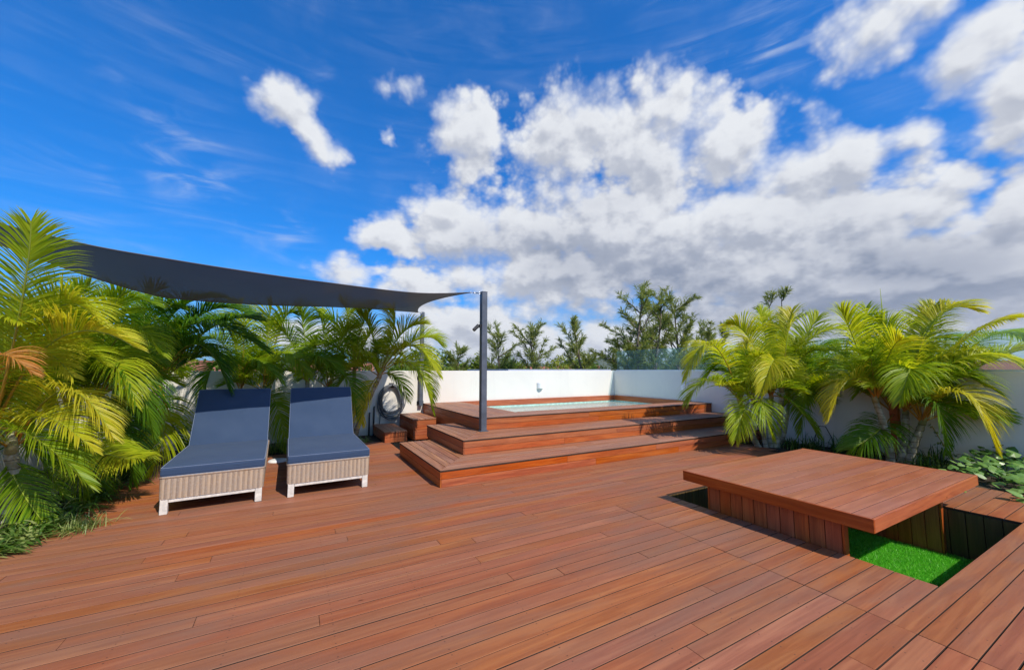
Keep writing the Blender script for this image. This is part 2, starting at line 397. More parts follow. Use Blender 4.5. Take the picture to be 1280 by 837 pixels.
M['edge'] = simple('grimy_board_edge', (.045, .026, .018), .9, var=.3)  # board sides coloured dark so the gaps between boards look shaded
M['black'] = simple('deck_underside', (.012, .009, .008), .9)
M['steel'] = simple('painted_steel', (.105, .122, .155), .45, .25, .5, .18, 5., .05, 60)
M['dark_steel'] = simple('dark_steel', (.016, .018, .022), .55, .0, .5, .1, 9.)
M['galv'] = simple('bright_metal', (.55, .56, .58), .3, 1., .5, .15, 20.)
M['hose'] = simple('hose_rubber', (.10, .11, .125), .42, 0, .5, .2, 14.)
M['pipe'] = simple('pipe_paint', (.03, .035, .04), .5)
M['lampw'] = simple('lamp_white', (.80, .81, .82), .4, var=.04)
M['stone'] = simple('dark_stone', (.06, .058, .055), .8, var=.4, vscale=6, bmp=.5, bscale=12)
M['tile'] = simple('pool_tile', (.88, .92, .90), .25, var=.06, vscale=2)
M['tile_teal'] = simple('pool_tile_band', (.45, .68, .60), .25, var=.15, vscale=9)

# white rendered wall, faintly stained
def wall_mat():
    m, t, p, o = new_mat('white_render')
    geo = t.new('ShaderNodeNewGeometry'); P = geo.outputs['Position']
    n = t.noise(P, .9, 6, .6, .4); dr = t.noise(t.mapping(P, sc=(5, 5, .35)), 1.3, 5, .6)
    c = t.mix(t.ramp(n, .35, .7), (.78, .755, .69), (.73, .71, .66))
    c = t.mix(t.ramp(dr, .55, .8, 0, .35), c, (.60, .59, .55))
    x, y, z = t.sep(P)
    # splash dirt low on the wall
    low = t.m('MULTIPLY', t.ramp(z, -.1, .35, .55, 0), t.noise(P, 6, 5, .6))
    c = t.mix(low, c, (.38, .36, .32))
    t.put(p.inputs['Base Color'], c); p.inputs['Roughness'].default_value = .85
    p.inputs['Specular IOR Level'].default_value = .25
    bump(t, t.noise(P, 55, 6, .6), .18, .004, p)
    return m
M['wall'] = wall_mat()

def glass_mat():
    m, t, p, o = new_mat('clear_glass'); t.n.remove(p)
    tr = t.new('ShaderNodeBsdfTransparent'); tr.inputs[0].default_value = (.84, .95, .96, 1)
    gl = t.new('ShaderNodeBsdfGlossy'); gl.inputs['Roughness'].default_value = .02; gl.inputs['Color'].default_value = (.9, .97, 1, 1)
    fr = t.new('ShaderNodeFresnel'); fr.inputs[0].default_value = 1.5
    gg = t.new('ShaderNodeNewGeometry'); ff = t.m('MULTIPLY', fr.outputs[0], t.m('SUBTRACT', 1., gg.outputs['Backfacing']))
    mx = t.new('ShaderNodeMixShader'); t.l.new(ff, mx.inputs[0]); t.l.new(tr.outputs[0], mx.inputs[1]); t.l.new(gl.outputs[0], mx.inputs[2])
    df = t.new('ShaderNodeBsdfDiffuse'); df.inputs[0].default_value = (.45, .68, .75, 1)
    m2 = t.new('ShaderNodeMixShader'); m2.inputs[0].default_value = .05; t.l.new(mx.outputs[0], m2.inputs[1]); t.l.new(df.outputs[0], m2.inputs[2])
    t.l.new(m2.outputs[0], o.inputs[0]); return m
M['glass'] = glass_mat()

def water_mat():
    m, t, p, o = new_mat('pool_water'); t.n.remove(p)
    geo = t.new('ShaderNodeNewGeometry'); P = geo.outputs['Position']
    n = t.m('ADD', t.noise(P, 5., 3, .5, .4), t.m('MULTIPLY', t.noise(P, 17., 2, .5), .3))
    b = t.new('ShaderNodeBump'); t.put(b.inputs['Height'], n); b.inputs['Strength'].default_value = .02; b.inputs['Distance'].default_value = .01
    tr = t.new('ShaderNodeBsdfTransparent'); tr.inputs[0].default_value = (.80, .96, .95, 1)
    gl = t.new('ShaderNodeBsdfGlossy'); gl.inputs['Roughness'].default_value = .015
    fr = t.new('ShaderNodeFresnel'); fr.inputs[0].default_value = 1.33
    for s_ in (gl, fr): t.l.new(b.outputs[0], s_.inputs['Normal'])
    mx = t.new('ShaderNodeMixShader'); t.l.new(fr.outputs[0], mx.inputs[0]); t.l.new(tr.outputs[0], mx.inputs[1]); t.l.new(gl.outputs[0], mx.inputs[2])
    df = t.new('ShaderNodeBsdfDiffuse'); df.inputs[0].default_value = (.80, .93, .88, 1)
    m2 = t.new('ShaderNodeMixShader'); m2.inputs[0].default_value = .22; t.l.new(mx.outputs[0], m2.inputs[1]); t.l.new(df.outputs[0], m2.inputs[2])
    t.l.new(m2.outputs[0], o.inputs[0]); return m
M['water'] = water_mat()

def soil_mat():
    m, t, p, o = new_mat('soil')
    geo = t.new('ShaderNodeNewGeometry'); P = geo.outputs['Position']
    n = t.noise(P, 9, 8, .68); c = t.mix(t.ramp(n, .35, .7), (.022, .015, .010), (.095, .068, .045))
    t.put(p.inputs['Base Color'], c); p.inputs['Roughness'].default_value = .95
    bump(t, n, .9, .05, p); return m
M['soil'] = soil_mat()

def fabric(name, col, col2, rough=.85, transl=0., scale=900., sheen=.3, fade=.5):
    m, t, p, o = new_mat(name)
    P = coords(t); n = t.noise(P, 2.2, 5, .6); f = t.noise(P, 260, 2, .5)
    c = t.mix(t.ramp(n, .3, .72, 0, fade), col, col2)
    c = t.mix(t.ramp(f, .35, .7, 0, .25), c, tuple(v * .6 for v in col))
    t.put(p.inputs['Base Color'], c); p.inputs['Roughness'].default_value = rough
    p.inputs['Specular IOR Level'].default_value = .25
    p.inputs['Sheen Weight'].default_value = sheen; p.inputs['Sheen Roughness'].default_value = .5
    bump(t, t.m('ADD', f, t.m('MULTIPLY', n, 1.2)), .25, .006, p)
    if transl > 0:
        tl = t.new('ShaderNodeBsdfTranslucent'); t.put(tl.inputs[0], c)
        mx = t.new('ShaderNodeMixShader'); mx.inputs[0].default_value = transl
        t.l.new(p.outputs[0], mx.inputs[1]); t.l.new(tl.outputs[0], mx.inputs[2]); t.l.new(mx.outputs[0], o.inputs[0])
    return m
M['navy'] = fabric('navy_canvas', (.030, .058, .120), (.050, .082, .150), .8, sheen=.1)
M['pipe_seam'] = fabric('seam_piping', (.15, .20, .31), (.19, .24, .35), .7)
M['sail'] = fabric('shade_cloth', (.092, .092, .093), (.078, .078, .080), .9, .34, sheen=.1)
def porous(m, f):
    """open weave: lets part of the light straight through"""
    t = NT(m.node_tree); o = [n for n in t.n if n.bl_idname == 'ShaderNodeOutputMaterial'][0]; s = o.inputs[0].links[0].from_socket
    tr = t.new('ShaderNodeBsdfTransparent'); mx = t.new('ShaderNodeMixShader'); mx.inputs[0].default_value = f
    t.l.new(s, mx.inputs[1]); t.l.new(tr.outputs[0], mx.inputs[2]); t.l.new(mx.outputs[0], o.inputs[0])
porous(M['sail'], .20)
M['sail_hem'] = fabric('shade_cloth_hem', (.13, .12, .12), (.10, .095, .095), .9, .1, sheen=.1)

def wicker_mat():
    m, t, p, o = new_mat('woven_wicker')
    P = coords(t); tn = attr(t)
    x, y, z = t.sep(P)
    wv = t.new('ShaderNodeTexWave', wave_type='BANDS', bands_direction='Z', wave_profile='SIN')
    t.put(wv.inputs['Vector'], P); wv.inputs['Scale'].default_value = 36; wv.inputs['Distortion'].default_value = .6
    n = t.noise(P, 45, 4, .6); n2 = t.noise(P, 5, 3, .5)
    c = t.mix(tn, (.34, .235, .155), (.76, .55, .35))
    c = t.mix(t.ramp(n2, .3, .7, 0, .4), c, (.36, .33, .30))
    c = t.mix(t.m('MULTIPLY', wv.outputs['Fac'], .55), c, (.20, .145, .12))
    c = t.mix(t.ramp(n, .4, .7, 0, .35), c, (.50, .43, .37))
    t.put(p.inputs['Base Color'], c); p.inputs['Roughness'].default_value = .6
    bump(t, t.m('ADD', t.m('MULTIPLY', wv.outputs['Fac'], -1.), n), .8, .004, p)
    return m
M['wicker'] = wicker_mat()
M['leg'] = simple('whitewashed_wood', (.68, .64, .57), .6, var=.16, vscale=16, bmp=.3, bscale=30)

# ------------------------------------------------------------------ terrace deck
PITCHB = .1155; GAP = .0072; TH = .022
Y0 = 1.077
def tint(): return rnd.random()
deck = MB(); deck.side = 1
def row_segments(yc):
    """x-intervals of deck in the row centred on yc, and whether the seams at 3.19 apply"""
    L = -9.0 if yc < 4.95 else (-1.95 if yc < 8.25 else 1.05)
    Rr = 7.75 if yc < 4.2 else (8.05 if yc < 4.95 else 1.80)
    iv = [(L, Rr)]
    if Y0 < yc < Y0 + 20 * PITCHB: iv = [(L, 3.19), (3.19, 3.995), (6.356, Rr)]
    elif yc < Y0: iv = [(L, 3.175), (3.175, Rr)]
    return iv
nrow0 = -22; nrow1 = 66
for r in range(nrow0, nrow1):
    ya = Y0 + r * PITCHB + GAP / 2; yb = Y0 + (r + 1) * PITCHB - GAP / 2
    if yb > 8.75: break
    if yb < 0.40 - 2.0: continue
    for (a, b) in row_segments((ya + yb) / 2):
        x = a
        first = True
        while x < b - .01:
            L = rnd.uniform(4.2, 6.0) if not first else rnd.uniform(.8, 5.0)
            first = False
            e = x + L
            if b - e < .5: e = b
            e = min(e, b)
            dz = rnd.uniform(-.0012, .0012)
            sg_ = lambda v: .0025 if abs(v - 3.19) < .03 or abs(v - 3.175) < .01 else .0012
            deck.board(x + sg_(x), e - sg_(e), ya + rnd.uniform(-.0006, .0006), yb + rnd.uniform(-.0006, .0006), -TH, dz, tint(), .0016)
            x = e
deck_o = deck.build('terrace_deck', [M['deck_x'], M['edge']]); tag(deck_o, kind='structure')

sub = MB()
for (x0, x1, y0, y1) in ((-9, 3.97, -3, 5), (6.38, 7.75, -3, 5), (3.97, 6.38, -3, 1.05), (3.97, 6.38, 3.41, 5), (-1.95, 1.85, 5, 8.75), (7.75, 8.05, 4.2, 5)):
    sub.box(x0, x1, y0, y1, -.09, -.045)
tag(sub.build('deck_joists', M['black']), kind='structure')  # one near-black sheet under the boards; its colour stands in for gap shade
so_ = MB()
def soil_sheet(x0, x1, y0, y1, z, step=.12):
    nx = max(2, int((x1 - x0) / step)); ny = max(2, int((y1 - y0) / step)); vs = []
    for j in range(ny + 1):
        for i in range(nx + 1):
            x = x0 + (x1 - x0) * i / nx; y = y0 + (y1 - y0) * j / ny
            vs.append((x, y, z + .035 * mnoise.noise(Vector((x * 3, y * 3, 1))) ))
    so_.add(vs, [(j * (nx + 1) + i, j * (nx + 1) + i + 1, (j + 1) * (nx + 1) + i + 1, (j + 1) * (nx + 1) + i) for j in range(ny) for i in range(nx)])
soil_sheet(-3.32, -1.96, 4.97, 9.88, -.03); soil_sheet(-1.97, 1.05, 8.24, 9.88, -.045); soil_sheet(1.04, 2.9, 8.72, 9.88, -.05)
soil_sheet(7.76, 9.36, -3, 4.96, -.03)
tag(so_.build('planting_soil', M['soil'], smooth=True), kind='structure')
slab = MB(); slab.box(-9.2, 9.6, -3.2, 10.1, -8.0, -.66)
tag(slab.build('terrace_slab', simple('slab_render', (.6, .59, .56), .85, var=.1)), kind='structure')

# ------------------------------------------------------------------ parapet walls
WT_ = 1.475
def wall(name, x0, x1, y0, y1, label):
    m = MB(); m.cbox(x0, x1, y0, y1, -.655, WT_, .5, .006)
    return tag(m.build(name, M['wall'], org=((x0 + x1) / 2, (y0 + y1) / 2, -.655)), label, 'wall')
wall('parapet_wall', -3.3, 9.346, 9.87, 10.07, 'long white rendered parapet wall behind the plunge pool and the loungers')
wall('parapet_wall', 9.35, 9.55, -3.0, 10.07, 'white parapet wall in shade behind the right-hand palms, topped with glass')
wall('parapet_wall', -3.52, -3.32, 1.5, 10.07, 'white parapet wall hidden behind the tall palms on the left')

gr = thing('glass_balustrade', 'frameless blue-tinted glass balustrade on top of the shaded right-hand wall', 'glass screen', (9.45, 3.5, WT_))
ys = [9.82, 8.24, 6.80, 5.36, 3.92, 2.48, 1.04, -.4, -1.84]
for a, b in zip(ys[:-1], ys[1:]):
    m = MB(); m.box(9.444, 9.456, b + .008, a - .008, WT_ + .003, 2.12)
    m.build('glass_panel', M['glass'], gr, org=(9.45, 3.5, WT_))
m = MB(); m.cbox(9.425, 9.475, -1.85, 9.84, WT_ - .0, WT_ + .028, .5, .003)
m.build('base_channel', simple('channel_metal', (.6, .62, .63), .4, .6), gr, org=(9.45, 3.5, WT_))

# ------------------------------------------------------------------ pool platform and its steps
XR = 9.345
def mitre_level(parent, x0, y0, z0, z1, fw, sw, yend, nm_r, nm_t, org):
    """riser boards on the front and left, tread boards mitred at the corner"""
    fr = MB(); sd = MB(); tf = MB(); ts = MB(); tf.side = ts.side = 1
    hb = (z1 - TH - z0) / 2
    for k in range(2):
        za = z0 + k * hb + .0015; zb = z0 + (k + 1) * hb - .003
        x = x0 + .018
        while x < XR - .01:
            e = x + rnd.uniform(1.8, 3.4)
            if XR - e < .8: e = XR
            fr.cbox(x + .001, e - .001, y0, y0 + .022, za, zb, tint(), .002); x = e
        sd.cbox(x0, x0 + .018, y0 + .0, yend, za, zb, tint() * .8, .002)
    no = .012
    n = max(1, round(fw / PITCHB)); p = fw / n
    ms = sw / fw
    for k in range(n):
        a = k * p + GAP / 2; b = (k + 1) * p - GAP / 2
        if k == 0: a -= no
        xl_a = x0 + a * ms + .003; xl_b = x0 + b * ms + .003
        xs = [None]; x = x0 + rnd.uniform(2.0, 3.2)
        while x < XR - .9: xs.append(x); x += rnd.uniform(1.8, 3.4)
        xs.append(XR)
        for i in range(len(xs) - 1):
            e = xs[i + 1] - (.001 if i + 1 < len(xs) - 1 else 0)
            if i == 0: poly = [(xl_a, y0 + a), (e, y0 + a), (e, y0 + b), (xl_b, y0 + b)]
            else: poly = [(xs[i] + .001, y0 + a), (e, y0 + a), (e, y0 + b), (xs[i] + .001, y0 + b)]
            tf.prism(poly, z1 - TH, z1 + rnd.uniform(-.0008, .0008), tint(), .003)
    n = max(1, round(sw / PITCHB)); p = sw / n
    for k in range(n):
        a = k * p + GAP / 2; b = (k + 1) * p - GAP / 2
        if k == 0: a -= no
        ts.prism([(x0 + a, y0 + a / ms + .003), (x0 + b, y0 + b / ms + .003), (x0 + b, yend), (x0 + a, yend)], z1 - TH, z1 + rnd.uniform(-.0008, .0008), tint(), .003)
    # back face of the side return
    sd.cbox(x0 + .018, x0 + sw, yend - .022, yend - .002, z0 + .0015, z1 - TH - .002, tint(), .002)
    fr.build(nm_r, M['rich_x'], parent, org=org); sd.build(nm_r, M['rich_y'], parent, org=org)
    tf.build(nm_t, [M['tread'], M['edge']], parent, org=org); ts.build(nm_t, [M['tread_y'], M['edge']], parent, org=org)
    c = MB(); c.box(x0 + .03, XR - .01, y0 + .03, y0 + fw, z0 + .001, z1 - TH - .004); c.box(x0 + .03, x0 + sw, y0 + fw, yend - .03, z0 + .001, z1 - TH - .004)
    c.build('framing', M['black'], parent, org=org)
o1 = (1.69, 4.95, 0)
pf = thing('pool_steps', 'wide reddish hardwood steps rising to the plunge pool along its front and left', 'steps', o1)
mitre_level(pf, 1.69, 4.95, .0, .22, .70, .60, 7.15, 'riser', 'tread', o1)
mitre_level(pf, 2.287, 5.65, .22, .44, .735, .603, 7.52, 'riser', 'tread', o1)
sb = MB()  # closed side of the flight where the lower steps stop
sb.cbox(2.30, 2.32, 5.70, 7.50, .0, .217, .3, .002); sb.cbox(2.90, 2.92, 6.5, 9.86, .0, .438, .4, .002)
sb.build('riser', M['rich_y'], pf, org=o1)

o3 = (2.89, 6.385, 0)
pp = thing('plunge_pool', 'raised rectangular plunge pool with a hardwood surround against the white wall', 'pool', o3)
mitre_level(pp, 2.89, 6.385, .44, .66, .565, 1.01, 9.865, 'fascia', 'surround', o3)
PX0, PX1, PY0, PY1, WZ = 3.90, 9.345, 6.95, 9.865, .475
b = MB()
b.box(PX0 - .05, PX1, PY0 - .05, PY1, -.62, -.55)
b.box(PX0 - .06, PX0, PY0, PY1, -.55, .40); b.box(PX1 - .03, PX1 - .002, PY0, PY1, -.55, .40)
b.box(PX0, PX1 - .03, PY0 - .06, PY0, -.55, .40); b.box(PX0, PX1 - .03, PY1 - .03, PY1 - .002, -.55, .40)
# bench step inside the pool
b.box(PX0, PX0 + .5, PY0, PY1 - .03, -.55, .05)
b.build('basin', M['tile'], pp, org=o3)
b = MB()
b.box(PX0 - .05, PX0 + .004, PY0, PY1, .40, .505); b.box(PX1 - .034, PX1 - .004, PY0, PY1, .40, .505)
b.box(PX0 + .004, PX1 - .034, PY0 - .05, PY0 + .004, .40, .505); b.box(PX0 + .004, PX1 - .034, PY1 - .034, PY1 - .004, .40, .505)
b.build('tile_band', M['tile_teal'], pp, org=o3)
for a_, mt_ in (((PX0 - .018, PX1 - .04, PY1 - .042, PY1 - .003, .507, .665, .7), 'rich_x'), ((PX0 - .015, PX1 - .04, PY0 - .022, PY0 - .002, .507, .635, .6), 'rich_x'), ((PX1 - .04, PX1 - .003, PY0, PY1 - .044, .507, .665, .5), 'rich_y'), ((PX0 - .03, PX0 - .002, PY0, PY1 - .044, .507, .635, .5), 'rich_y')):
    b = MB(); b.cbox(*a_, .002); b.build('liner_board', M[mt_], pp, org=o3)
wm_ = MB(); wm_.add([(PX0 + .006, PY0 + .006, WZ), (PX1 - .036, PY0 + .006, WZ), (PX1 - .036, PY1 - .036, WZ), (PX0 + .006, PY1 - .036, WZ)], [(0, 1, 2, 3)])
tag(wm_.build('water', M['water']), kind='structure')

# two little box steps at the back left
def box_step(x0, x1, y0, y1, z1, label, rows):
    t = thing('box_step', label, 'step', ((x0 + x1) / 2, (y0 + y1) / 2, 0), group=None)
    og = t.location; hb = (z1 - TH) / rows
    f = MB(); s_ = MB(); top = MB()
    for k in range(rows):
        f.cbox(x0 + .002, x1 - .002, y0, y0 + .02, k * hb + .001, (k + 1) * hb - .003, tint(), .002)
        for xx in (x0, x1 - .02): s_.cbox(xx, xx + .02, y0 + .021, y1, k * hb + .001, (k + 1) * hb - .003, tint(), .002)
    n = round((y1 - y0) / PITCHB); p = (y1 - y0) / n
    n2 = round((x1 - x0) / PITCHB); p2 = (x1 - x0) / n2
    for k in range(n2):
        top.board(x0 + k * p2 + (GAP / 2 if k else -.01), x0 + (k + 1) * p2 - GAP / 2, y0 - .012, y1, z1 - TH, z1, tint())
    f.build('riser', M['rich_x'], t, org=og); s_.build('side_panel', M['rich_y'], t, org=og); top.build('tread', M['tread_y'], t, org=og)
    c = MB(); c.box(x0 + .03, x1 - .03, y0 + .03, y1 - .01, .0, z1 - TH - .004); c.build('framing', M['black'], t, org=og)
box_step(1.69, 2.15, 8.47, 9.80, .22, 'low hardwood box step below the coiled hose, beside the taller box', 2)
box_step(2.295, 2.80, 8.53, 9.80, .44, 'taller hardwood box step tucked between the low box and the pool platform', 4)

# ------------------------------------------------------------------ sunken pit with turf and the low table
pit = thing('sunken_seating_pit', 'rectangular pit lined with dark upright boards, cut into the deck under the low table', 'pit', (5.18, 2.23, -.5))
og = pit.location
PA, PB, PC, PD = 3.995, 6.356, 1.077, Y0 + 20 * PITCHB
def upright(m, x0, x1, y0, y1, z0, z1, along):
    a, b = (x0, x1) if along == 'x' else (y0, y1)
    n = round((b - a) / .125); p = (b - a) / n
    for k in range(n):
        u, v = a + k * p + .003, a + (k + 1) * p - .003
        if along == 'x': m.cbox(u, v, y0, y1, z0, z1, tint(), .002)
        else: m.cbox(x0, x1, u, v, z0, z1, tint(), .002)
for (x0, x1, y0, y1, al) in ((PA - .022, PA - .002, PC, PD, 'y'), (PB + .002, PB + .022, PC, PD, 'y'), (PA, PB, PC - .022, PC - .002, 'x'), (PA, PB, PD + .002, PD + .022, 'x')):
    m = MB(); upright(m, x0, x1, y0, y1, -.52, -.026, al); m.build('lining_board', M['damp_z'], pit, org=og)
m = MB()
m.box(PA - .05, PA - .024, PC - .05, PD + .05, -.56, -.024); m.box(PB + .024, PB + .05, PC - .05, PD + .05, -.56, -.024)
m.box(PA - .024, PB + .024, PC - .05, PC - .024, -.56, -.024); m.box(PA - .024, PB + .024, PD + .024, PD + .05, -.56, -.024)
m.box(PA - .024, PB + .024, PC - .024, PD + .024, -.58, -.53)
m.build('backing', M['black'], pit, org=og)

def turf():
    m = MB(); rr = random.Random(3)
    m.add([(PA, PC, -.512), (PB, PC, -.512), (PB, PD, -.512), (PA, PD, -.512)], [(0, 1, 2, 3)], .2)
    def blades(n, x0, x1, y0, y1):
        for _ in range(n):
            x = rr.uniform(x0, x1); y = rr.uniform(y0, y1); h = rr.uniform(.018, .034); a = rr.uniform(0, 6.28); w = .0022
            lx, ly = rr.gauss(0, .012), rr.gauss(-.004, .012)
            ca, sa = math.cos(a) * w, math.sin(a) * w
            m.add([(x - ca, y - sa, -.512), (x + ca, y + sa, -.512), (x + lx, y + ly, -.512 + h)], [(0, 1, 2)], rr.random())
    blades(52000, 4.3, PB, PC, 2.4); blades(9000, PA, PB, 2.4, PD)
    mt, t, p, o = new_mat('artificial_grass')
    tn = attr(t); c = t.mix(tn, (.09, .46, .022), (.24, .76, .06)); t.put(p.inputs['Base Color'], c)
    p.inputs['Roughness'].default_value = .45
    tl = t.new('ShaderNodeBsdfTranslucent'); t.put(tl.inputs[0], c); mx = t.new('ShaderNodeMixShader'); mx.inputs[0].default_value = .25
    t.l.new(p.outputs[0], mx.inputs[1]); t.l.new(tl.outputs[0], mx.inputs[2]); t.l.new(mx.outputs[0], o.inputs[0])
    return tag(m.build('artificial_turf', mt), 'bright green artificial turf covering the floor of the sunken pit', 'artificial turf', kind='stuff')
turf()

tb = thing('low_table', 'big low square table of reddish hardwood boards standing in the sunken pit', 'table', (5.2, 2.23, -.5))
og = tb.location
TX0, TX1, TY0, TY1, TZ = 3.94, 6.53, 1.40, 3.07, .36
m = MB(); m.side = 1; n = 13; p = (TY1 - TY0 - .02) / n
for k in range(n):
    m.board(TX0 + .003, TX1 - .003, TY0 + .003 + k * p + .003, TY0 + .003 + (k + 1) * p - .003, TZ - TH, TZ + rnd.uniform(-.0006, .0006), tint(), .002)
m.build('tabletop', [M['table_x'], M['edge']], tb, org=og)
for a_, mt_ in (((TX0, TX1, TY0 - .018, TY0 + .001, TZ - .104, TZ, .75), 'apron_x'), ((TX0, TX1, TY1 - .018, TY1, TZ - .104, TZ - .0235, .6), 'rich_x'), ((TX0 - .018, TX0 - .001, TY0 - .018, TY1, TZ - .104, TZ, .30), 'apron_y'), ((TX1 + .001, TX1 + .018, TY0 - .018, TY1, TZ - .104, TZ, .5), 'rich_y')):
    m = MB(); m.cbox(*a_, .002); m.build('apron', M[mt_], tb, org=og)
m = MB()
for y in (1.75, 2.23, 2.71): m.box(TX0 + .02, TX1 - .02, y - .03, y + .03, TZ - .10, TZ - TH - .001)
m.build('joist', M['rich_x'], tb, org=og)
for x0 in (4.035, 6.285):
    m = MB(); upright(m, x0, x0 + .02, 1.64, 2.83, -.51, TZ - .102, 'y'); upright(m, x0 + .05, x0 + .07, 1.64, 2.83, -.51, TZ - .102, 'y')
    m.cbox(x0 + .001, x0 + .069, 1.62, 1.638, -.51, TZ - .102, .6, .002); m.cbox(x0 + .001, x0 + .069, 2.832, 2.85, -.51, TZ - .102, .6, .002)
    m.box(x0 + .021, x0 + .049, 1.64, 2.83, -.51, TZ - .103, .1)
    m.build('support', M['rich_z'], tb, org=og)

# ------------------------------------------------------------------ loungers
def rbox(m, cx, cy, cz, hx, hy, hz, r, tint=.5, puff=.0, n=14, k=4):
    """cushion: rounded box with slightly crowned top; sampled as a deformed cube"""
    vs = []; fs = []
    def grid(ax, sgn):
        nonlocal vs, fs
        a, b = [i for i in range(3) if i != ax]; base = len(vs)
        H = (hx, hy, hz)
        def samples(h):
            s = [-h, -h + r * .3, -h + r * .7, -h + r]
            inn = [(-h + r) + (2 * h - 2 * r) * i / n for i in range(1, n)]
            return s + inn + [h - r, h - r * .7, h - r * .3, h]
        A = samples(H[a]); B_ = samples(H[b])
        for v in B_:
            for u in A:
                p = [0, 0, 0]; p[ax] = sgn * H[ax]; p[a] = u; p[b] = v
                q = [max(-H[i] + r, min(H[i] - r, p[i])) for i in range(3)]
                d = Vector((p[0] - q[0], p[1] - q[1], p[2] - q[2])); dl = d.length
                if dl > 1e-9: d = d / dl * r
                w = Vector(q) + d
                cr = (1 - (w.x / H[0]) ** 4) * (1 - (w.y / H[1]) ** 4)
                w.z += (puff * cr + .007 * mnoise.noise(w * 3.1) + .003 * mnoise.noise(w * 11)) * (1 if w.z > 0 else -.2)
                vs.append((w.x, w.y, w.z))
        na = len(A)
        for j in range(len(B_) - 1):
            for i in range(na - 1):
                f = (base + j * na + i, base + j * na + i + 1, base + (j + 1) * na + i + 1, base + (j + 1) * na + i)
                flip = (sgn < 0) ^ (ax == 1)
                fs.append(f[::-1] if flip else f)
    for ax in range(3):
        for sg in (-1, 1): grid(ax, sg)
    m.add([(v[0] + cx, v[1] + cy, v[2] + cz) for v in vs], fs, tint)

def rr_path(hx, hy, r, z, seg=5, step=None):
    pts = []
    for (sx, sy, a0) in ((1, -1, -90), (1, 1, 0), (-1, 1, 90), (-1, -1, 180)):
        for i in range(seg + 1):
            a = R(a0 + 90 * i / seg); pts.append(Vector((sx * (hx - r) + r * math.cos(a), sy * (hy - r) + r * math.sin(a), z)))
    return pts
def resample(pts, step, closed=True):
    P_ = pts + ([pts[0]] if closed else []); out = []; L = 0
    seg = [(P_[i + 1] - P_[i]).length for i in range(len(P_) - 1)]; tot = sum(seg); n = int(tot / step); st = tot / n
    i = 0; acc = 0
    for k in range(n):
        d = k * st
        while acc + seg[i] < d: acc += seg[i]; i += 1
        u = (d - acc) / seg[i]; out.append((P_[i].lerp(P_[i + 1], u), (P_[i + 1] - P_[i]).normalized()))
    return out

def wicker_shell(m, hx, y0, y1, z0, z1, flare=.006):
    cy = (y0 + y1) / 2; hy = (y1 - y0) / 2
    S = resample(rr_path(hx, hy, .03, 0), .006); n = len(S)
    zs = [z0, z0 + .004, (z0 + z1) / 2, z1 - .022, z1 - .02]
    vs = []
    for j, z in enumerate(zs):
        for i, (p, t) in enumerate(S):
            nrm = Vector((t.y, -t.x, 0)); rib = .0035 * abs(math.sin(math.pi * i / 4.)) + flare * (z - z0) / (z1 - z0)
            if j == 0: rib = -.004 + .002 * math.sin(math.pi * i / 8)
            if j == 4: rib -= .005
            zz = z + (.004 * abs(math.sin(math.pi * i / 8.)) if j == 0 else 0)
            q = p + nrm * rib; vs.append((q.x, q.y + cy, zz))
    for j in range(len(zs) - 1):
        for i in range(n):
            i2 = (i + 1) % n; b = len(m.v)
            k = (i // 4) % 2
            tn = (.95 if k == 0 else .18) + .1 * math.sin(i * .37)
            m.add([vs[j * n + i], vs[j * n + i2], vs[(j + 1) * n + i2], vs[(j + 1) * n + i]], [(0, 1, 2, 3)], tn)
    # braided rim
    pts = [Vector((p.x, p.y + cy, z1 - .011)) + Vector((t.y, -t.x, 0)) * .003 for p, t in resample(rr_path(hx, hy, .03, 0), .02)]
    pts = pts + [pts[0], pts[1]]
    m.tube(pts, [.0115 + .0022 * (i % 2) for i in range(len(pts))], 7, .35, cap=False)
    m.add([(-hx + .01, y0 + .01, z1 - .004), (hx - .01, y0 + .01, z1 - .004), (hx - .01, y1 - .01, z1 - .004), (-hx + .01, y1 - .01, z1 - .004)], [(0, 1, 2, 3)], .2)
    m.add([(-hx + .01, y0 + .01, z0 + .01), (hx - .01, y0 + .01, z0 + .01), (hx - .01, y1 - .01, z0 + .01), (-hx + .01, y1 - .01, z0 + .01)], [(3, 2, 1, 0)], .2)

def piping(m, hx, hy, z, r=.006, rad=.02):
    pts = [Vector((p.x, p.y, z)) for p, t in resample(rr_path(hx, hy, rad, 0), .03)]
    m.tube(pts + [pts[0], pts[1]], r, 6, .5, cap=False)

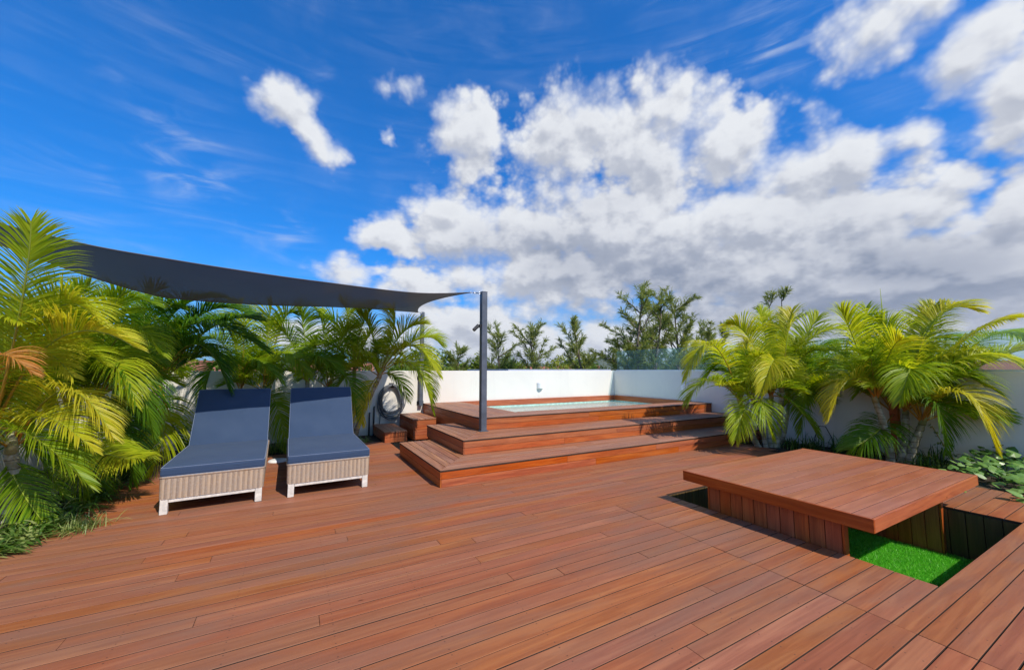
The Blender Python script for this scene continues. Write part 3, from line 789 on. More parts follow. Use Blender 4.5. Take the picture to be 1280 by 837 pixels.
HW, LEN = .46, 2.02
def make_lounger(label, loc, rotz):
    t = thing('sun_lounger', label, 'sun lounger', loc, rotz, 'sun loungers side by side on the deck')
    m = MB(); wicker_shell(m, HW - .002, 0, LEN, .152, .388); m.build('base', M['wicker'], t)
    for sx in (-1, 1):
        for yy in (.003, LEN - .065):
            m = MB(); x = sx * (HW - .045); m.cbox(x - .033, x + .033, yy, yy + .06, 0, .158, tint(), .004); m.build('leg', M['leg'], t)
    m = MB()
    for yy in (.006, LEN - .05): m.cbox(-HW + .08, HW - .08, yy, yy + .04, .118, .154, tint(), .003)
    for sx in (-1, 1): x = sx * (HW - .045); m.cbox(x - .02, x + .02, .092, LEN - .092, .123, .160, tint(), .003)
    m.build('rail', M['leg'], t)
    # seat cushion
    m = MB(); L = 1.50; rbox(m, 0, L / 2 - .012, .432, HW + .004, L / 2, .045, .020, puff=.012)
    c = m.build('seat_cushion', M['navy'], t, smooth=True)
    m = MB(); piping(m, HW - .001, L / 2 - .004, .0, .0035); m.xf(Matrix.Translation((0, L / 2 - .012, .475))); n0 = len(m.v)
    piping(m, HW - .001, L / 2 - .004, .0, .0035); m.xf(Matrix.Translation((0, L / 2 - .012, .389)), n0)
    m.build('piping', M['pipe_seam'], c, smooth=True)
    # backrest: hinge at y=1.46, leaning back
    ang = math.atan2(.715, .53); BL = .93
    Mx = Matrix.Translation((0, 1.485, .40)) @ Matrix.Rotation(ang, 4, 'X')
    m = MB(); S0 = len(m.v); m.cbox(-HW + .01, HW - .01, 0, BL - .02, -.045, -.002, .3, .01)
    for i in range(34):
        x = -HW + .02 + i * (2 * HW - .04) / 33; m.tube([(x, .01, -.047), (x, BL - .03, -.047)], .008, 6, [.9, .3, .5][i % 3])
    m.xf(Mx); m.build('backrest', M['wicker'], t)
    m = MB(); rbox(m, 0, BL / 2 + .01, .042, HW - .003, BL / 2, .045, .020, puff=.012); m.xf(Mx)
    c = m.build('back_cushion', M['navy'], t, smooth=True)
    m = MB(); piping(m, HW - .008, BL / 2 - .004, .0, .0035); m.xf(Mx @ Matrix.Translation((0, BL / 2 + .01, .085))); m.build('piping', M['pipe_seam'], c, smooth=True)
    for sx in (-1, 1): m = MB(); m.tube([(sx * .3, 1.93, .36), (sx * .3, 1.80, .78)], .012, 8); m.build('prop', M['dark_steel'], t)
    return t
make_lounger('wicker sun lounger with navy cushions, left of the pair, nearest the tall palm bed', (-.715, 5.45, 0), R(1.6))
make_lounger('wicker sun lounger with navy cushions, right of the pair, nearer the pool steps', (.440, 5.45, 0), R(.6))

# ------------------------------------------------------------------ shade sail and its posts
def poly_at(P_, u):
    """smooth interpolation through points by chord length"""
    d = [0]
    for a, b in zip(P_[:-1], P_[1:]): d.append(d[-1] + (Vector(b) - Vector(a)).length)
    s = u * d[-1]; i = 0
    while i < len(P_) - 2 and d[i + 1] < s: i += 1
    f = (s - d[i]) / (d[i + 1] - d[i])
    g = lambda k: Vector(P_[max(0, min(len(P_) - 1, k))])
    p0, p1, p2, p3 = g(i - 1), g(i), g(i + 1), g(i + 2)
    return .5 * ((2 * p1) + (p2 - p0) * f + (2 * p0 - 5 * p1 + 4 * p2 - p3) * f * f + (3 * p1 - p0 - 3 * p2 + p3) * f ** 3)
near = [(2.64, 6.27, 2.845), (1.603, 5.98, 2.688), (0.25, 5.76, 2.673), (-0.623, 5.64, 2.69), (-1.341, 5.55, 2.723), (-1.9, 5.52, 2.771), (-2.57, 5.66, 2.913) , (-3.49, 5.75, 3.064) ]
far = [(2.66, 9.66, 2.93), (2.1, 9.22, 2.869), (0.8, 8.25, 2.718), (-0.47, 7.41, 2.541), (-1.29, 6.91, 2.47), (-1.67, 6.7, 2.478), (-2.18, 6.41, 2.602), (-2.62, 6.18, 2.756) , (-3.49, 5.75, 3.064) ]
sail = thing('shade_sail', 'charcoal fabric shade sail stretched over the loungers and the left palms', 'shade sail', (0, 7.6, 2.8))
m = MB(); NU, NV = 70, 26; vs = []
for j in range(NV + 1):
    v = j / NV
    for i in range(NU + 1):
        u = i / NU
        p = poly_at(near, u).lerp(poly_at(far, u), v)
        p.x -= .30 * 4 * v * (1 - v) * max(0, 1 - u * 5) ** 1.5
        k_ = 4 * v * (1 - v) * min(1, u * 4) * min(1, (1 - u) * 3)
        p.z -= .045 * k_
        p.z += .008 * math.sin(u * 19 + v * 4) * k_ + .005 * math.sin(u * 43 - v * 9) * k_ * (1 - u)
        vs.append(p)
m.add(vs, [(j * (NU + 1) + i, (j + 1) * (NU + 1) + i, (j + 1) * (NU + 1) + i + 1, j * (NU + 1) + i + 1) for j in range(NV) for i in range(NU)])
so2 = m.build('cloth', M['sail'], sail, smooth=True, org=sail.location)
so2.modifiers.new('thick', 'SOLIDIFY').thickness = .002
m = MB()
for row in (0, NV):
    m.tube([vs[row * (NU + 1) + i] for i in range(NU + 1)], .007, 6)
m.tube([vs[j * (NU + 1)] for j in range(NV + 1)], .007, 6)
m.build('hem', M['sail_hem'], sail, smooth=True, org=sail.location)
def turnbuckle(a, b):
    m = MB(); a = Vector(a); b = Vector(b); d = b - a
    m.tube([a, b], .0045, 6); m.tube([a + d * .3, a + d * .72], .011, 8)
    for c in (a + d * .12, a + d * .86):
        ring = [c + Vector((math.cos(k * math.pi / 5) * .022, 0, math.sin(k * math.pi / 5) * .018)) for k in range(11)]
        m.tube(ring, .004, 5, cap=False)
    m.build('turnbuckle', M['galv'], sail, smooth=True, org=sail.location)
turnbuckle((2.62, 6.27, 2.845), (2.855, 6.31, 2.857)); turnbuckle((2.66, 9.66, 2.93), (2.77, 9.78, 2.94))

ps = thing('steel_post', 'square blue-grey steel post at the corner of the pool steps holding the sail', 'post', (2.91, 6.315, .44))
m = MB(); m.cbox(2.86, 2.965, 6.262, 6.367, .452, 2.885, .5, .006); m.build('shaft', M['steel'], ps, org=ps.location)
m = MB(); m.cbox(2.835, 2.99, 6.237, 6.375, .443, .453, .5, .002)
m.build('base_plate', M['steel'], ps, org=ps.location)
m = MB(); m.cbox(2.857, 2.968, 6.259, 6.370, 2.883, 2.889, .5, .002); m.tube([(2.86, 6.31, 2.857), (2.845, 6.31, 2.857)], .012, 8); m.build('cap', M['steel'], ps, org=ps.location)
sp = thing('spotlight', 'small black cylinder spotlight tilted down on the side of the steel post', 'spotlight', (2.86, 6.31, 2.27))
m = MB(); m.cbox(2.835, 2.859, 6.285, 6.335, 2.245, 2.305, .5, .003); m.tube([(2.84, 6.31, 2.28), (2.80, 6.31, 2.275), (2.775, 6.31, 2.25)], .008, 8); m.build('bracket', M['dark_steel'], sp, org=sp.location)
m = MB(); d = Vector((-.62, -.05, -.60)).normalized(); c0 = Vector((2.815, 6.305, 2.285))
m.tube([c0, c0 + d * .004, c0 + d * .135, c0 + d * .14], [.024, .031, .031, .028], 16); m.build('lamp_head', M['dark_steel'], sp, smooth=False, org=sp.location)
ps2 = thing('steel_post', 'square steel sail post bolted to the white wall behind the palm and box steps', 'post', (2.81, 9.80, .58))
m = MB(); m.cbox(2.765, 2.855, 9.765, 9.853, .60, 2.97, .5, .005); m.build('shaft', M['steel'], ps2, org=ps2.location)
for z in (.62, 1.25):
    m = MB(); m.cbox(2.725, 2.895, 9.854, 9.868, z, z + .10, .5, .003)
    for x in (2.742, 2.878): m.tube([(x, 9.853, z + .05), (x, 9.842, z + .05)], .010, 6)
    m.build('wall_bracket', M['dark_steel'], ps2, org=ps2.location)

# ------------------------------------------------------------------ fittings on the walls
def wall_light(label, loc, rotz):
    t = thing('wall_light', label, 'wall light', loc, rotz)
    m = MB(); prof = [(.0, -.085), (.098, -.085), (.104, -.079), (.104, .079), (.098, .085), (.0, .085)]
    m.lathe(prof, (0, 0, 0), 22, a0=math.pi, a1=2 * math.pi); m.build('housing', M['lampw'], t, smooth=False)
    m = MB(); m.cbox(-.085, .085, -.012, -.001, -.075, .075, .5, .003); m.build('back_plate', M['galv'], t)
    return t
wall_light('small white half-round wall light on the sunlit wall above the pool', (6.40, 9.868, 1.035), 0)
wall_light('small white wall light on the shaded wall to the right of the pool', (9.348, 7.13, 1.03), R(-90))

hc = thing('coiled_hose', 'thick coil of dark grey garden hose hanging on the wall above the box steps', 'hose', (2.09, 9.80, 1.14))
m = MB(); rr = random.Random(5)
for k in range(11):
    rx = rr.uniform(.22, .315); rz = rr.uniform(.31, .415); cx = 2.09 + rr.uniform(-.02, .02); yy = 9.835 - .016 * (k % 5); top = 1.15 - rr.uniform(0, .03)
    pts = []
    for i in range(40):
        a = 2 * math.pi * i / 40 + math.pi / 2
        pts.append(Vector((cx + rx * math.cos(a) * (1 - .12 * math.sin(a)) + .008 * math.sin(3 * a + k), yy + .006 * math.sin(2 * a + k), top - rz + rz * math.sin(a))))
    m.tube(pts + pts[:2], .0115, 7, cap=False)
m.tube([(1.86, 9.82, .62), (1.82, 9.80, .2), (1.80, 9.79, -.02)], .0115, 7)
m.build('hose_loops', M['hose'], hc, smooth=True, org=hc.location)
m = MB(); m.tube([(2.09, 9.868, 1.12), (2.09, 9.74, 1.12), (2.09, 9.735, 1.15)], .012, 8); m.cbox(2.03, 2.15, 9.858, 9.869, 1.06, 1.18, .5, .002); m.build('wall_hook', M['dark_steel'], hc, org=hc.location)
for i, (x, z1, lb) in enumerate(((1.60, .46, 'thin dark conduit up the wall, left one of the two under the hose'), (1.70, .60, 'thin dark conduit up the wall, right one of the two under the hose'))):
    m = MB(); m.tube([(x, 9.845, -.06), (x, 9.845, z1), (x + .005, 9.855, z1 + .02), (x + .01, 9.869, z1 + .025)], .018, 8)
    tag(m.build('conduit', M['pipe'], smooth=True, org=(x, 9.845, -.06)), lb, 'pipe', 'conduits below the hose')
m = MB(); m.lathe([(.0, .03), (.10, .03), (.135, .022), (.15, .004), (.15, .0)], (-.17, 7.68, 0), 28)
tag(m.build('deck_light', M['lampw'], smooth=True, org=(-.17, 7.68, 0)), 'flat round pale fitting on the deck between the two loungers', 'deck light')
m = MB(); m.cbox(9.20, 9.31, 2.80, 2.91, -.05, 1.74, .6, .004)
tag(m.build('timber_post', M['rich_z'], org=(9.25, 2.85, -.05)), 'orange-brown timber post against the shaded wall behind the right palm', 'post')
m = MB(); m.tube([(8.95, 4.02, -.03), (9.02, 3.98, .22), (9.12, 3.95, .40), (9.25, 3.9, .38), (9.3, 3.82, .15), (9.32, 3.8, -.03)], .008, 6)
tag(m.build('cable', M['pipe'], smooth=True, org=(9.1, 3.9, -.03)), 'thin black cable looping against the wall beside the multi-stemmed palm', 'cable')

# dark stones along the wall foot behind the left lounger
rr = random.Random(11)
for i in range(16):
    x = -2.15 + .105 * i + rr.uniform(-.02, .02); y = 8.55 + rr.uniform(-.1, .25); s = rr.uniform(.05, .085)
    me_v = []; mm = MB(); n = 9
    prof = [(0., -.6), (.6, -.5), (.95, -.1), (.9, .3), (.5, .6), (0., .7)]
    mm.lathe([(r_ * s, z_ * s) for r_, z_ in prof], (x, y, .0), 10)
    mm.v = [(v[0] + .25 * s * mnoise.noise(Vector(v) * 18), v[1] + .25 * s * mnoise.noise(Vector(v) * 18 + Vector((5, 5, 5))), v[2]) for v in mm.v]
    tag(mm.build('stone', M['stone'], smooth=True, org=(x, y, 0)), 'small dark rounded stone in the row edging the bed behind the left lounger', 'stone', 'stones edging the bed behind the left lounger')

PALM_DATA = {
 'A': ((8.25, 4.4), 28, 1.45,
  [((8.07, 4.53, -0.07), (7.5, 4.52, 0.84), 0.045), ((8.23, 4.49, -0.06), (7.98, 4.5, 0.72), 0.035), ((8.37, 4.48, -0.05), (8.33, 4.4, 0.93), 0.05), ((8.4, 4.4, -0.04), (8.61, 4.34, 1.05), 0.05), ((8.63, 4.45, -0.06), (8.96, 4.41, 0.79), 0.04)],
  [(0, (6.88, 4.64, 1.98), (6.31, 4.79, 1.35), 0.8), (0, (6.79, 4.64, 1.32), (6.27, 4.74, 0.91), 0.5), (2, (8.02, 4.57, 2.09), (7.51, 4.7, 2.4), 0.85), (2, (8.51, 4.53, 2.03), (8.57, 4.65, 2.75), 0.7), (3, (8.56, 4.16, 2.09), (8.84, 4.17, 2.7), 0.9), (3, (9.05, 4.12, 2.02), (9.42, 3.97, 2.59), 0.7), (3, (8.83, 3.89, 2.08), (9.07, 3.28, 2.24), 0.75), (3, (8.58, 3.87, 1.41), (8.75, 3.43, 1.41), 0.6), (2, (7.71, 3.98, 1.68), (7.11, 3.91, 1.11), 0.85), (2, (8.16, 3.92, 0.86), (8.23, 3.6, 0.32), 0.3), (1, (7.28, 4.3, 0.83), (6.86, 4.25, 0.29), 0.6), (1, (7.4, 4.11, 0.95), (7.3, 3.88, 0.35), 0.5), (2, (8.1, 5.02, 1.7), (7.83, 5.4, 1.71), 0.5), (3, (9.81, 4.29, 1.88), (10.54, 4.22, 1.98), 0.5), (0, (7.57, 4.86, 1.61), (7.33, 5.15, 1.24), 0.4), (4, (9.36, 4.33, 1.62), (9.78, 4.03, 1.2), 0.4), (3, (8.92, 4.51, 2.21), (8.75, 4.94, 2.32), 0.5), (4, (9.08, 4.09, 1.05), (9.14, 3.87, 0.59), 0.35)]),
 'B': ((8.95, 3.75), 7, 1.0,
  [((9.81, 4.15, -0.17), (9.42, 4.16, 0.78), 0.04)],
  [(0, (9.08, 4.18, 1.24), (8.69, 4.32, 0.81), 0.6), (0, (9.42, 4.3, 1.62), (9.14, 4.45, 1.7), 0.5), (0, (9.61, 3.98, 1.5), (9.53, 3.67, 1.56), 0.7), (0, (9.49, 3.73, 1.21), (9.59, 3.49, 0.73), 0.45), (0, (9.78, 4.23, 1.45), (10.15, 4.21, 1.92), 0.6), (0, (8.96, 4.04, 1.06), (8.52, 4.01, 0.31), 0.4)]),
 'C': ((8.75, 2.75), 36, 1.55,
  [((8.73, 2.79, -0.06), (8.46, 2.83, 0.96), 0.05), ((8.89, 2.7, -0.06), (9.04, 2.65, 0.75), 0.05), ((8.87, 2.6, -0.06), (9.0, 2.45, 0.61), 0.055), ((9.12, 2.81, -0.11), (9.28, 2.87, 0.69), 0.035)],
  [(0, (7.83, 2.91, 1.35), (7.33, 3.02, 0.78), 0.95), (0, (8.13, 2.92, 1.92), (7.9, 2.99, 2.48), 0.7), (0, (8.47, 2.85, 1.79), (8.75, 2.96, 2.58), 0.6), (0, (8.33, 2.51, 1.4), (8.25, 2.23, 1.28), 0.6), (1, (8.88, 2.63, 1.79), (8.53, 2.76, 2.36), 0.6), (1, (9.34, 2.48, 1.94), (9.67, 2.34, 2.61), 0.8), (1, (9.36, 2.32, 2.26), (9.83, 1.92, 2.48), 0.85), (1, (9.34, 2.02, 1.91), (9.93, 1.54, 2.31), 0.9), (1, (9.16, 1.91, 1.71), (9.77, 1.37, 1.4), 0.8), (2, (8.78, 1.95, 1.16), (8.81, 1.66, 0.38), 1.0), (2, (9.5, 2.02, 1.01), (10.22, 1.69, 0.4), 0.6), (1, (8.96, 2.86, 1.39), (8.67, 3.17, 1.04), 0.4), (2, (8.62, 2.17, 0.98), (8.63, 2.12, 0.26), 0.15), (1, (10.39, 2.0, 2.01), (11.34, 1.6, 1.95), 0.6), (2, (9.11, 2.09, 1.4), (9.47, 1.69, 1.04), 0.55), (3, (9.28, 2.9, 1.53), (9.2, 3.12, 1.97), 0.4), (2, (9.48, 2.52, 1.8), (10.17, 2.24, 2.02), 0.5), (2, (9.95, 1.96, 1.39), (10.68, 1.5, 0.88), 0.7), (3, (8.35, 2.82, 0.48), (7.9, 2.99, 0.24), 0.2), (1, (9.28, 2.2, 1.59), (9.69, 1.85, 1.65), 0.75), (1, (9.65, 1.76, 1.65), (9.98, 1.34, 1.77), 0.85), (1, (8.27, 2.31, 1.52), (7.73, 2.31, 1.06), 0.5)]),
 'D': ((-2.75, 5.6), 11, 0.8,
  [((-2.63, 6.09, -0.07), (-2.48, 5.68, 0.88), 0.06), ((-2.51, 6.13, -0.03), (-2.43, 5.9, 0.68), 0.055)],
  [(0, (-2.13, 5.08, 2.04), (-2.02, 4.83, 2.75), 0.62), (0, (-1.98, 5.31, 1.78), (-1.31, 4.83, 1.72), 0.9), (0, (-2.06, 5.33, 2.0), (-1.61, 4.98, 1.95), 0.8), (1, (-2.0, 5.6, 1.29), (-1.48, 5.13, 0.88), 1.0), (1, (-2.14, 5.59, 1.05), (-1.59, 5.09, 0.77), 0.9), (0, (-2.08, 5.34, 0.89), (-1.57, 4.99, 0.48), 0.45), (0, (-2.29, 5.16, 1.58), (-1.93, 4.86, 1.47), 1.35), (1, (-2.48, 6.06, 1.68), (-1.93, 5.55, 1.44), 0.95), (0, (-2.44, 5.45, 1.81), (-2.16, 5.17, 1.94), 0.7), (1, (-2.29, 6.19, 1.6), (-1.79, 5.8, 1.56), 0.7), (1, (-2.38, 5.9, 0.41), (-1.97, 5.49, 0.01), 0.4), (0, (-2.38, 5.63, 1.98), (-1.94, 5.15, 1.99), 0.95), (1, (-2.53, 6.46, 1.34), (-2.13, 6.26, 1.16), 0.6), (1, (-2.42, 6.24, 0.66), (-2.05, 5.97, 0.18), 0.3)]),
 'E': ((-2.65, 6.9), 14, 1.3,
  [((-2.5, 7.16, -0.05), (-2.45, 7.04, 0.92), 0.05), ((-2.31, 7.4, -0.06), (-2.27, 7.26, 1.1), 0.045)],
  [(0, (-2.6, 7.03, 1.82), (-2.24, 6.64, 2.54), 0.6), (1, (-2.27, 7.07, 1.88), (-1.94, 6.71, 2.49), 0.55), (1, (-1.96, 6.78, 1.93), (-1.48, 6.42, 1.72), 0.6), (1, (-1.82, 6.63, 1.52), (-1.49, 6.41, 0.74), 0.25), (0, (-2.58, 6.83, 1.42), (-2.6, 6.69, 0.6), 0.5), (1, (-2.0, 6.6, 1.62), (-1.65, 6.23, 1.14), 0.7), (0, (-2.0, 6.48, 0.58), (-1.43, 5.94, 0.52), 0.7), (0, (-2.68, 7.43, 1.73), (-2.95, 7.63, 2.33), 0.4), (1, (-2.6, 7.59, 1.96), (-2.68, 7.68, 2.64), 0.4), (1, (-2.23, 7.35, 2.29), (-1.75, 7.07, 2.4), 0.4), (0, (-2.19, 6.6, 0.4), (-1.88, 6.26, -0.18), 0.35), (1, (-1.92, 6.86, 0.91), (-1.72, 6.71, 0.13), 0.2)]),
 'F': ((-2.45, 8.6), 13, 1.3,
  [((-2.1, 8.44, -0.14), (-1.87, 8.17, 1.27), 0.05), ((-2.33, 8.8, -0.17), (-2.28, 8.62, 1.29), 0.05)],
  [(0, (-1.42, 7.71, 2.21), (-0.36, 6.94, 1.76), 0.15), (0, (-1.76, 8.11, 2.36), (-1.09, 7.72, 2.65), 0.2), (1, (-2.32, 8.43, 2.29), (-2.71, 8.72, 2.67), 0.4), (0, (-1.33, 7.58, 1.89), (-0.86, 7.27, 1.22), 0.1), (1, (-2.34, 8.17, 1.52), (-2.38, 8.05, 0.7), 0.3), (0, (-1.62, 7.52, 0.71), (-1.73, 7.43, -0.1), 0.75), (0, (-2.18, 8.47, 2.31), (-2.04, 8.56, 2.84), 0.25), (1, (-2.0, 8.14, 2.28), (-1.62, 7.91, 2.47), 0.3), (0, (-1.43, 8.27, 2.4), (-0.73, 8.0, 2.45), 0.15), (1, (-2.08, 7.78, 0.6), (-2.07, 7.61, -0.04), 0.3), (0, (-1.55, 8.21, 0.24), (-1.47, 8.17, 0.24), 0.3), (0, (-1.19, 7.82, 2.17), (-0.54, 7.33, 2.28), 0.2), (0, (-1.95, 7.72, 1.64), (-2.06, 7.61, 1.07), 0.6)]),
 'G': ((-0.9, 9.35), 12, 1.1,
  [((-0.95, 9.29, -0.09), (-0.89, 9.14, 1.07), 0.045), ((-0.56, 9.19, -0.08), (-0.49, 9.04, 1.04), 0.04)],
  [(0, (-1.06, 9.01, 2.13), (-1.42, 9.07, 2.42), 0.5), (0, (-0.86, 8.89, 2.21), (-0.95, 8.89, 2.73), 0.65), (1, (-0.47, 8.8, 2.14), (-0.43, 8.72, 2.72), 0.7), (1, (-0.19, 8.67, 1.84), (0.23, 8.37, 1.38), 0.5), (0, (-1.27, 9.18, 1.6), (-1.51, 9.27, 0.94), 0.2), (1, (-0.28, 8.91, 2.31), (-0.05, 8.86, 2.61), 0.5), (0, (-0.69, 8.62, 1.68), (-0.22, 8.17, 1.31), 0.4), (1, (-0.27, 8.59, 0.86), (-0.06, 8.32, 0.09), 0.4), (0, (-1.23, 9.46, 2.0), (-1.73, 9.86, 2.01), 0.3)]),
 'H': ((0.25, 9.3), 11, 1.1,
  [((0.35, 9.02, -0.01), (0.24, 8.96, 1.21), 0.045), ((0.55, 9.03, -0.03), (0.63, 8.99, 1.07), 0.04)],
  [(0, (-0.11, 8.95, 2.09), (-0.39, 8.97, 2.31), 0.35), (0, (0.14, 8.8, 2.24), (0.01, 8.82, 2.7), 0.4), (1, (0.5, 8.83, 2.18), (0.38, 8.96, 2.69), 0.6), (1, (0.77, 8.47, 2.01), (0.97, 8.33, 2.32), 0.5), (0, (-0.24, 8.97, 1.45), (-0.41, 9.02, 0.76), 0.5), (1, (0.9, 8.46, 1.37), (1.1, 8.2, 0.6), 0.3), (0, (0.36, 8.5, 1.76), (0.77, 8.19, 1.45), 0.3)]),
 'I': ((1.2, 9.25), 12, 1.15,
  [((1.09, 8.95, 0.1), (1.1, 8.8, 1.43), 0.045), ((1.14, 9.03, 0.08), (1.56, 8.56, 1.33), 0.05)],
  [(0, (0.72, 8.81, 2.39), (0.3, 8.91, 2.51), 0.4), (0, (0.96, 8.67, 2.44), (0.81, 8.71, 2.85), 0.75), (0, (1.19, 8.66, 2.37), (1.44, 8.48, 2.83), 0.6), (0, (0.58, 8.81, 2.02), (0.09, 9.11, 1.69), 0.5), (1, (2.06, 8.1, 1.99), (2.55, 7.67, 1.4), 0.75), (1, (2.07, 7.91, 1.61), (2.43, 7.68, 0.71), 0.6), (1, (1.78, 8.34, 2.28), (1.78, 8.4, 2.8), 0.8), (1, (1.9, 8.28, 2.2), (2.33, 8.02, 2.45), 0.7), (1, (1.38, 8.46, 2.19), (1.09, 8.45, 2.67), 0.5), (1, (1.3, 8.27, 1.06), (1.19, 8.17, 0.48), 0.9), (1, (1.91, 8.59, 1.36), (2.19, 8.61, 0.84), 0.3), (0, (0.83, 8.75, 1.21), (0.56, 8.85, 0.57), 0.35), (1, (2.23, 8.23, 2.12), (2.71, 8.08, 2.05), 0.6)]),
}

# ------------------------------------------------------------------ foliage materials
def leaf_mat(name, ramp, rough=.38, transl=.45, spec=.5):
    m, t, p, o = new_mat(name)
    tn = attr(t); geo = t.new('ShaderNodeNewGeometry'); P = geo.outputs['Position']
    r = t.new('ShaderNodeValToRGB'); e = r.color_ramp.elements
    e[0].position = ramp[0][0]; e[0].color = ramp[0][1] + (1,); e[1].position = ramp[-1][0]; e[1].color = ramp[-1][1] + (1,)
    for pp, cc in ramp[1:-1]:
        q = e.new(pp); q.color = cc + (1,)
    n = t.noise(P, 2.5, 4, .6)
    t.put(r.inputs[0], t.m('ADD', tn, t.m('MULTIPLY', t.m('SUBTRACT', n, .5), .35)))
    c = r.outputs[0]
    t.put(p.inputs['Base Color'], c); p.inputs['Roughness'].default_value = rough; p.inputs['Specular IOR Level'].default_value = spec
    tl = t.new('ShaderNodeBsdfTranslucent'); t.put(tl.inputs[0], t.mix(1., c, (1.35, 1.25, .55), 'MULTIPLY'))
    mx = t.new('ShaderNodeMixShader'); mx.inputs[0].default_value = transl
    t.l.new(p.outputs[0], mx.inputs[1]); t.l.new(tl.outputs[0], mx.inputs[2]); t.l.new(mx.outputs[0], o.inputs[0])
    return m
M['palm'] = leaf_mat('palm_leaf', [(0., (.045, .15, .014)), (.3, (.14, .29, .014)), (.6, (.34, .46, .018)), (.85, (.52, .57, .026)), (1.0, (.60, .56, .045)), ], .44, .55, .35)
M['palm_dry'] = leaf_mat('dry_palm_leaf', [(0., (.30, .11, .02)), (.6, (.52, .22, .04)), (1., (.55, .34, .14))], .6, .4)
M['strap'] = leaf_mat('strap_leaf', [(0., (.02, .07, .012)), (.5, (.085, .18, .025)), (1., (.40, .46, .16))], .35, .4)
M['vine'] = leaf_mat('vine_leaf', [(0., (.02, .075, .012)), (.5, (.10, .24, .04)), (1., (.25, .42, .10))], .35, .35)
M['casu'] = leaf_mat('casuarina_needles', [(0., (.11, .16, .06)), (.5, (.22, .28, .085)), (1., (.38, .40, .12))], .7, .45, .2)
M['bushl'] = leaf_mat('bush_leaf', [(0., (.05, .12, .02)), (.5, (.14, .23, .035)), (1., (.33, .36, .05))], .6, .4, .25)
M['bark'] = simple('grey_bark', (.16, .125, .095), .9, var=.4, vscale=8, bmp=.6, bscale=20)
def petiole_mat():
    m, t, p, o = new_mat('petiole'); tn = attr(t)
    c = t.mix(tn, (.50, .22, .03), (.24, .30, .03)); t.put(p.inputs['Base Color'], c); p.inputs['Roughness'].default_value = .35
    return m
M['petiole'] = petiole_mat()
def trunk_mat():
    m, t, p, o = new_mat('ringed_palm_trunk'); geo = t.new('ShaderNodeNewGeometry'); P = geo.outputs['Position']; tn = attr(t)
    x, y, z = t.sep(P)
    n = t.noise(P, 7, 5, .65)
    zz = t.m('ADD', t.m('MULTIPLY', z, 11.), t.m('MULTIPLY', n, .7))
    fr = t.m('FRACT', zz); ring = t.ramp(t.m('ABSOLUTE', t.m('SUBTRACT', fr, .5)), .40, .47)
    c = t.mix(t.ramp(n, .35, .7), (.23, .22, .13), (.52, .50, .44))
    c = t.mix(t.ramp(t.noise(P, 2.3, 3, .5), .5, .7, 0, .6), c, (.24, .15, .06))
    c = t.mix(t.m('MULTIPLY', ring, .75), c, (.10, .075, .04))
    c = t.mix(t.ramp(tn, .75, .95), c, t.mix(t.ramp(n, .3, .7), (.22, .25, .09), (.45, .42, .27)))
    t.put(p.inputs['Base Color'], c); p.inputs['Roughness'].default_value = .6
    bump(t, t.m('SUBTRACT', n, ring), .4, .008, p); return m
M['ptrunk'] = trunk_mat()

